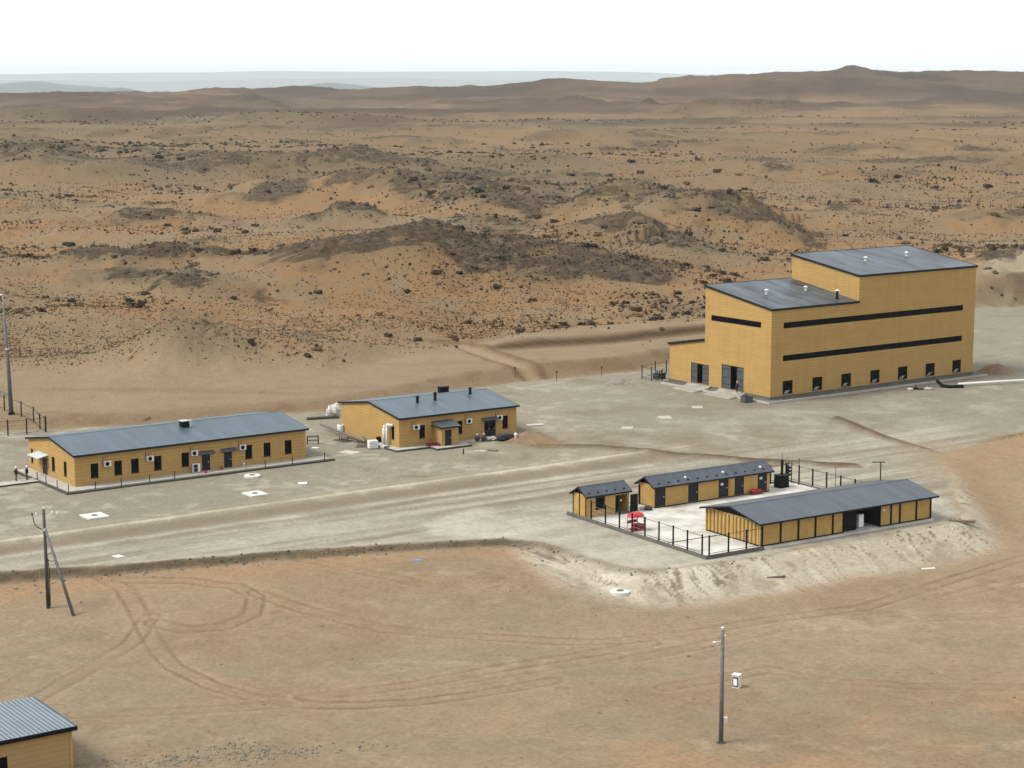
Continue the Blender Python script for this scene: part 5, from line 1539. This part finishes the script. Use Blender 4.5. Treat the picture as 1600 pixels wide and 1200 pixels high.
for k in range(6):
    MB().blob((rr.uniform(-.7, .7), rr.uniform(-.5, .5), .15), (rr.uniform(.25, .5), rr.uniform(.2, .4), rr.uniform(.15, .35)), k, 7, 5, .3).build('scrap', M[('cloth', 'door', 'plastic')[k % 3]], hs)
wr = thing('wrapped_bundle', 'bundle of white crumpled sheets behind the left roof edge of the porch building', 'bundle', (-26.3, 290.2, 0.0))
wr.location.z = hgt(-26.3, 290.2)
for k in range(4): MB().blob((-.7 + .45 * k, .2 * (k % 2), .75 + .2 * (k % 3)), (.65, .5, .85), 20 + k, 8, 6, .28).build('sheet', M['white_con'], wr)
lg = MB().tube([(-30.2, 287.6, hgt(-30.2, 287.6) + .2), (-25.6, 289.0, hgt(-25.6, 289.0) + .25)], .2, 7).build('dark_pipe', M['pole_dark'])
tag(lg, 'dark pipe lying before the bundle of white sheets', 'pipe')
for i, (x_, y_, lb) in enumerate(((-11.3, 265.4, 'largest red valve box at the porch wall foot, leftmost'), (-10.5, 265.9, 'middle of the three red valve boxes by the porch'), (-9.9, 265.8, 'red valve box nearest the porch door'))):
    vb = thing('valve_box', lb, 'box', (x_, y_, .02), R(30 + 25 * i), 'red boxes by the porch')
    MB().box(-.35, .35, -.22, .22, 0, .36 - .06 * i).build('body', M['red_dark'], vb)
    MB().box(-.37, .37, -.24, .24, .362 - .06 * i, .41 - .06 * i).build('lid', M['red_dark'], vb)
for i, (x_, y_, lb) in enumerate(((-4.8, 269.6, 'dark sack topped with a pale roll, left of the two by the double door'), (-3.9, 270.0, 'dark sack topped with a pale roll, nearer the double door'))):
    sk_ = thing('sack', lb, 'sack', (x_, y_, GZ + .2), 0, 'sacks by the double door')
    MB().blob((0, 0, .36), (.38, .32, .45), 30 + i, 9, 6, .12).build('bag', M['cloth_dark'], sk_, True)
    MB().blob((.0, 0, .88), (.2, .16, .18), 33 + i, 8, 5, .1).build('roll', M['cloth'], sk_, True)
tp = thing('tarp_heap', 'crumpled pale tarpaulin on the ground before the double door', 'tarpaulin', (-2.7, 270.6, GZ + .2))
for k in range(3): MB().blob((-.7 + .7 * k, .15 * k, .15), (.6, .45, .28), 40 + k, 9, 6, .3).build('fold', M['cloth'], tp)
db = thing('dark_boat_crate', 'dark covered load on a low trailer by the double door', 'covered load', (-.9, 270.9, GZ), R(20))
MB().prism([(-1.2, .25), (1.2, .3), (1.35, .75), (.6, .95), (-.7, .85), (-1.4, .6)], -.6, .6, 'y').build('cover', M['cloth_dark'], db)
MB().box(-1.0, 1.1, -.5, .5, .12, .248).build('chassis', M['trim'], db)
for sy in (-.62, .62): 
    w_ = MB().lathe([(.28, -.06), (.28, .06)], 14).build('wheel', M['black'], db)
    w_.rotation_euler = (R(90), 0, 0); w_.location = (0, sy * 1.05, .28)
wp = thing('white_pump', 'upright white and dark pump at the right end of the porch building', 'pump', (.5, 270.2, GZ), R(30))
MB().lathe([(.22, 0), (.22, .1), (.12, .15), (.14, .7), (.2, .8), (.2, 1.15), (.08, 1.25)], 10).build('body', M['white'], wp, True)
MB().tube([(0, 0, .5), (.5, -.2, .25), (.6, -.5, .05)], .06, 7).build('hose', M['black'], wp)
pb = MB().tube([(-6.5, 260.9, GZ - .1), (-6.5, 260.9, GZ + .75)], .09, 8).build('short_stake', M['trim'])
tag(pb, 'short dark stake in the gravel before the porch', 'stake')
flat_piece('dark_plank', 'short dark timber on the gravel before the double door', 'plank', -2.6, 263.2, 1.4, .45, .18, R(-25), 'wood')
flat_piece('white_board', 'pale flat scrap on the gravel between porch and double door', 'scrap', -4.3, 263.2, 1.5, .7, .05, R(0), 'cloth')

# soil heap at the right end of the second building
def heap(name, label, x, y, rx, ry, h, m, seed, cat='soil heap'):
    n_, m_ = 40, 14
    vs_, fs_ = [], []
    for i in range(m_ + 1):
        q = i / m_
        for k in range(n_):
            a_ = 2 * math.pi * k / n_
            w_ = 1 + .18 * math.sin(3 * a_ + seed) + .1 * math.sin(7 * a_ + 2 * seed)
            px, py = rx * q * w_ * math.cos(a_), ry * q * w_ * math.sin(a_)
            vs_.append((px, py, h * (math.cos(math.pi * min(q, 1)) * .5 + .5) * (1 + .0) - .06))
    v_ = np.array(vs_)
    v_[:, 2] += fbm(v_[:, 0] + x, v_[:, 1] + y, 1.6, 3, seed) * h * .22 * np.clip(1.1 - np.hypot(v_[:, 0] / rx, v_[:, 1] / ry), 0, 1)
    for i in range(m_):
        for k in range(n_):
            k2 = (k + 1) % n_
            fs_.append((i * n_ + k, (i + 1) * n_ + k, (i + 1) * n_ + k2, i * n_ + k2))
    mb = MB(); mb.v = [tuple(p) for p in v_]; mb.f = fs_
    o = mb.build(name, M[m], None, True)
    o.location = (x, y, hgt(x, y))
    return tag(o, label, cat)
heap('soil_heap', 'brown soil heap against the right end of the porch building', 2.6, 272.0, 4.2, 4.6, 1.15, 'soil', 3)
heap('soil_heap', 'small brown soil heap behind the right end of the tall hall', 82.4, 334.5, 4.0, 3.0, 1.6, 'soil', 5)
heap('soil_heap', 'grey spoil heap at the far left edge behind the fence', -81.5, 300.5, 4.5, 4.0, 2.6, 'rubble', 7)
heap('gravel_heap', 'low grey gravel heap at the back of the yard', 18.5, 322.0, 4.5, 3.5, .7, 'rubble', 9, 'gravel heap')

# hall yard: planter, long white pipe, trash, markers
x_, y_ = 36.4, 303.6
pln = thing('metal_skip', 'grey open metal tub before the corner of the tall hall', 'skip', (x_, y_, GZ), R(30))
for q in ((-.75, .75, -.6, -.54), (-.75, .75, .54, .6), (-.75, -.69, -.54, .54), (.69, .75, -.54, .54)): MB().box(q[0], q[1], q[2], q[3], .08, .95).build('side', M['door2'], pln)
MB().box(-.75, .75, -.6, .6, 0, .079).build('base', M['door'], pln)
MB().box(-.68, .68, -.53, .53, .6, .7).build('contents', M['rubble'], pln)
wpipe = MB().tube([(72.6, 318.9, GZ + .45), (81, 321.6, GZ + .5), (105, 328.5, GZ + .6), (140, 338, GZ + .7)], .2, 12).build('white_pipe', M['white'], None, True)
tag(wpipe, 'long white pipe lying on the ground off the right end of the tall hall', 'pipe')
bpipe = MB().tube([(69.3, 319.6, GZ + .9), (69.8, 318.3, GZ + .3), (71.0, 317.6, GZ + .22), (73.2, 317.9, GZ + .25)], .26, 10).build('black_hose', M['black'], None, True)
tag(bpipe, 'short black hose curving on the ground at the end of the white pipe', 'hose')
trd = thing('trash_pile', 'small scatter of white and dark scrap before the tall hall', 'scrap pile', (65.6, 316.0, GZ), R(0))
for k, (a_, b_, m_) in enumerate(((-1.4, -.1, 'white'), (-.4, .1, 'black'), (.3, -.1, 'cloth_dark'), (1.4, .1, 'white'), (1.9, .0, 'cloth'))):
    MB().blob((a_, b_, .12), (.55, .35, .2), 50 + k, 7, 4, .3).build('scrap', M[m_], trd)
MB().tube([(-.6, 0, .1), (-.5, 0, .8)], .06, 6).build('stub', M['black'], trd)
for x_, y_, lb in ((.5, 325.8, 'red round marker on a stake, leftmost at the back of the yard'), (7.4, 325.3, 'red round marker on a stake, middle one at the back of the yard'), (15.1, 330.5, 'red round marker on a stake nearest the tall hall')):
    mk = thing('marker_stake', lb, 'marker', (x_, y_, hgt(x_, y_)), 0, 'red markers at the back of the yard')
    MB().tube([(0, 0, -.2), (0, 0, 1.5)], .05, 6).build('stake', M['trim'], mk)
    d_ = MB()
    d_.prism([(.2 * math.cos(k * math.pi / 8), 1.5 + .2 * math.sin(k * math.pi / 8)) for k in range(16)], -.08, -.05, 'y')
    d_.build('disc', M['red_dark'], mk)

# ------------------------------------------------------------------ shrubs, boulders, rubble
def rot_noise_mesh(name, seed, kind):
    rr_ = random.Random(seed)
    mb = MB()
    if kind == 'shrub':
        for k in range(4):
            mb.blob((rr_.uniform(-.45, .45), rr_.uniform(-.45, .45), rr_.uniform(.15, .32)), (rr_.uniform(.3, .5), rr_.uniform(.3, .5), rr_.uniform(.28, .45)), seed * 9 + k, 6, 4, .38)
        for k in range(14):
            a_, t_ = rr_.uniform(0, 6.28), rr_.uniform(.3, 1.1)
            b_ = (.5 * math.cos(a_) * .6, .5 * math.sin(a_) * .6, .1)
            e_ = (math.cos(a_) * t_ * .75, math.sin(a_) * t_ * .75, .35 + .45 * rr_.random())
            mb.face(b_, (e_[0] - .07, e_[1] + .07, e_[2]), (e_[0] + .09, e_[1] - .05, e_[2] + .1))
    else:
        mb.blob((0, 0, .15), (.75, .55, .5), seed, 7, 4, .36)
        mb.blob((.45, .2, .05), (.45, .35, .32), seed + 50, 6, 4, .36)
    return mb.mesh(name, None)

shr_meshes = []
for k in range(6):
    me = rot_noise_mesh('shrub', 100 + k, 'shrub')
    me.materials.append(M[('shrub', 'shrub2', 'shrub', 'shrub3', 'shrub2', 'shrub')[k]])
    shr_meshes.append(me)
rock_meshes = []
for k in range(5):
    me = rot_noise_mesh('boulder', 200 + k, 'rock')
    me.materials.append(M['rock'])
    rock_meshes.append(me)

def scatter(n, rmin, rmax, seed, fov=.29):
    g = np.random.default_rng(seed)
    th = g.uniform(-fov, fov, n)
    u = g.uniform(0, 1, n)
    r_ = 1 / (1 / rmin + u * (1 / rmax - 1 / rmin))          # even in apparent depth
    return r_ * np.sin(th), r_ * np.cos(th), r_, g

def merge_scatter(name, template, X, Y, Z, S, g, m, label, squash=(.7, 1.3)):
    tv = np.array(template.v); tf = template.f
    n = len(X)
    a = g.uniform(0, 6.28, n)
    sx, sy, sz = S * g.uniform(.8, 1.3, n), S * g.uniform(.7, 1.1, n), S * g.uniform(*squash, n)
    vx = tv[None, :, 0] * sx[:, None]; vy = tv[None, :, 1] * sy[:, None]; vz = tv[None, :, 2] * sz[:, None]
    jit = 1 + g.uniform(-.22, .22, vx.shape)
    vx, vy = vx * jit, vy * jit
    wx = vx * np.cos(a)[:, None] - vy * np.sin(a)[:, None] + X[:, None]
    wy = vx * np.sin(a)[:, None] + vy * np.cos(a)[:, None] + Y[:, None]
    wz = vz * jit + Z[:, None]
    co = np.stack([wx, wy, wz], 2).reshape(-1, 3).astype(np.float32)
    lens = np.array([len(f_) for f_ in tf]); flat = np.concatenate([np.array(f_) for f_ in tf])
    off = (np.arange(n) * len(tv))[:, None]
    loops = (flat[None, :] + off).ravel().astype(np.int32)
    tot = np.tile(lens, n)
    start = np.concatenate([[0], np.cumsum(tot)[:-1]]).astype(np.int32)
    me = bpy.data.meshes.new(name)
    me.vertices.add(len(co)); me.loops.add(len(loops)); me.polygons.add(len(tot))
    me.vertices.foreach_set('co', co.ravel())
    me.loops.foreach_set('vertex_index', loops)
    me.polygons.foreach_set('loop_start', start)
    me.update(calc_edges=True)
    me.materials.append(m)
    o = bpy.data.objects.new(name, me)
    col.objects.link(o)
    return tag(o, label, None, None, 'stuff')

tuft = MB().blob((0, 0, .12), (.5, .5, .42), 77, 5, 3, .25)
chip = MB()
chip.v = [(.5, 0, .05), (0, .45, .0), (-.5, 0, .05), (0, -.4, .0), (.05, .05, .42), (-.05, 0, -.3)]
chip.f = [(0, 1, 4), (1, 2, 4), (2, 3, 4), (3, 0, 4), (1, 0, 5), (2, 1, 5), (3, 2, 5), (0, 3, 5)]

def region(x, y):
    side = ('at the far left', 'left of centre', 'in the middle', 'right of centre', 'towards the right')[int(np.clip((x / y + .27) / .108, 0, 4))]
    far = 'on the near foot of the hills' if y < 420 else ('on the middle hills' if y < 620 else 'on the rear hills')
    return far + ' ' + side
# hillside vegetation
X, Y, RR_, g = scatter(90000, 330, 2600, 5)
Fz = height(X, Y, True)
dens = Fz[4] * (Fz[1] < -4) * np.clip(.08 + fbm(X, Y, 45, 4, 201, .6) * 2.0, .02, 1) * (1 - .55 * np.clip(Fz[3], 0, 1))
keep = g.uniform(0, 1, len(X)) < dens
X, Y, Z, RR_ = X[keep], Y[keep], Fz[0][keep], RR_[keep]
S = (.24 + .6 * g.uniform(0, 1, len(X)) ** 2.5 + 1.0 * g.uniform(0, 1, len(X)) ** 16) * np.clip(RR_ / 420, .9, 1.9)
app = S / RR_
order = np.argsort(-app)
big = order[:300]
for i, k in enumerate(big):
    kd = int(g.integers(0, 6))
    o = bpy.data.objects.new('desert_shrub', shr_meshes[kd])
    col.objects.link(o)
    s = float(S[k]) * .95
    o.location = (float(X[k]), float(Y[k]), float(Z[k]) - .05)
    o.rotation_euler = (0, 0, float(g.uniform(0, 6.28)))
    o.scale = (s * 1.1, s * 1.0, s * .85)
    tag(o, ('large ' if i < 60 else ('middling ' if i < 170 else 'small ')) + ('dry brown', 'dark olive', 'dry brown', 'ochre', 'dark olive', 'dry brown')[kd] + ' shrub ' + region(float(X[k]), float(Y[k])), 'shrub', 'desert shrubs on the hillsides')
rest = order[300:]
third = len(rest) // 3
perm = g.permutation(rest)
for nm, mm, idx in (('dry_tussocks', 'shrub', perm[:third]), ('ochre_tussocks', 'shrub3', perm[third:2 * third]), ('olive_tussocks', 'shrub2', perm[2 * third:])):
    merge_scatter(nm, tuft, X[idx], Y[idx], Z[idx] - .04, S[idx] * .95, g, M[mm], 'countless small dry tussocks dotting the desert hills')

# the finest tufts and stones between them
X, Y, RR_, g = scatter(200000, 322, 1300, 25)
Fz = height(X, Y, True)
dens = Fz[4] * (Fz[1] < -4) * np.clip(.28 + fbm(X, Y, 40, 4, 221, .6) * 1.5, .06, .85) * (1 - .6 * np.clip(Fz[3], 0, 1))
keep = g.uniform(0, 1, len(X)) < dens
X, Y, Z, RR_ = X[keep], Y[keep], Fz[0][keep], RR_[keep]
S = (.22 + .4 * g.uniform(0, 1, len(X)) ** 2) * np.clip(RR_ / 420, .9, 1.6)
h_ = len(X) // 2
merge_scatter('fine_tufts', chip, X[:h_], Y[:h_], Z[:h_], S[:h_], g, M['shrub'], 'fine dry tufts dotting the desert hills')
merge_scatter('ochre_tufts', chip, X[h_:], Y[h_:], Z[h_:], S[h_:], g, M['shrub4'], 'fine ochre tufts dotting the desert hills')

# scrub belts on the plain
X, Y, RR_, g = scatter(60000, 1150, 2600, 15)
Z = height(X, Y)
dens = np.clip(fbm(X * .4, Y * .9, 120, 4, 211, .6) * 2.6 - .5, 0, 1) * .6
keep = g.uniform(0, 1, len(X)) < dens
X, Y, Z = X[keep], Y[keep], Z[keep]
merge_scatter('plain_scrub', tuft, X, Y, Z - .1, 1.0 + 3.4 * g.uniform(0, 1, len(X)) ** 3, g, M['shrub2'], 'dark scrub belts on the distant plain', (.35, .7))

# boulders and broken rock on the crests
X, Y, RR_, g = scatter(80000, 335, 1500, 6)
Fz = height(X, Y, True)
dens = np.clip(Fz[3] * 1.4 - .75 + fbm(X, Y, 18, 4, 203, .6) * 2.0, 0, 1)
keep = g.uniform(0, 1, len(X)) < dens
X, Y, Z, RR_ = X[keep], Y[keep], Fz[0][keep], RR_[keep]
S = (.28 + 1.0 * g.uniform(0, 1, len(X)) ** 3.5) * np.clip(RR_ / 450, .8, 1.6)
order = np.argsort(-S / RR_)
for i, k in enumerate(order[:260]):
    o = bpy.data.objects.new('boulder', rock_meshes[int(g.integers(0, 5))])
    col.objects.link(o)
    s = float(S[k])
    o.location = (float(X[k]), float(Y[k]), float(Z[k]) - .12 * s)
    o.rotation_euler = (float(g.uniform(-.3, .3)), float(g.uniform(-.3, .3)), float(g.uniform(0, 6.28)))
    o.scale = (s * 1.35, s * 1.0, s * .65)
    tag(o, ('large' if i < 50 else ('middling' if i < 140 else 'small')) + ' dark boulder ' + region(float(X[k]), float(Y[k])), 'boulder', 'boulders on the hill crests')
idx = order[260:]
merge_scatter('broken_rock', tuft, X[idx], Y[idx], Z[idx] - .12, S[idx], g, M['rock'], 'dark broken rock strewn over the hill crests', (.5, 1.1))

# rubble along the road edge and the slope below the compound
g = np.random.default_rng(8)
n = 30000
X = g.uniform(-70, 52, n); Y = g.uniform(178, 224, n)
Fz = height(X, Y, True)
sd_ = Fz[1]
keep = (sd_ < .6) & (sd_ > -3.2 - 3.0 * (X > 2)) & (g.uniform(0, 1, n) < np.clip(.75 - .35 * np.abs(sd_ + .5), .12, 1) * np.where(X > 5, .22, 1))
X, Y, Z = X[keep], Y[keep], Fz[0][keep]
S = .09 + .40 * g.uniform(0, 1, len(X)) ** 4
h_ = len(X) // 2
merge_scatter('road_edge_rubble', chip, X[:h_], Y[:h_], Z[:h_], S[:h_], g, M['rubble'], 'grey rubble strewn along the road embankment')
merge_scatter('dark_rubble', chip, X[h_:], Y[h_:], Z[h_:], S[h_:] * .85, g, M['rock'], 'dark broken stones strewn along the road embankment')
# clods and stones on the near sand, thicker by the near building
n = 5200
X = g.uniform(-46, 50, n); Y = g.uniform(128, 205, n)
Fz = height(X, Y, True)
d1 = np.exp(-(((X + 24) / 7) ** 2 + ((Y - 148.5) / 3.2) ** 2))
d2 = np.exp(-(((X - 26) / 16) ** 2 + ((Y - 164) / 9) ** 2))
keep = (Fz[1] < -2) & (g.uniform(0, 1, n) < .03 + d1 * .9 + d2 * .10)
X, Y, Z = X[keep], Y[keep], Fz[0][keep]
S = .09 + .3 * g.uniform(0, 1, len(X)) ** 3
merge_scatter('loose_stones', chip, X, Y, Z, S, g, M['soil'], 'loose clods and stones on the near sand')
X = np.concatenate([g.normal(-24, 5.5, 700), g.normal(-19, 4, 300)]); Y = np.concatenate([g.normal(147.5, .9, 700) + 0.0, g.normal(150.3, .8, 300)])
Y[:700] += (X[:700] + 24) * .22
merge_scatter('stone_scatter', chip, X, Y, height(X, Y), .08 + .3 * g.uniform(0, 1, len(X)) ** 3, g, M['rubble'], 'band of small stones beside the near building')
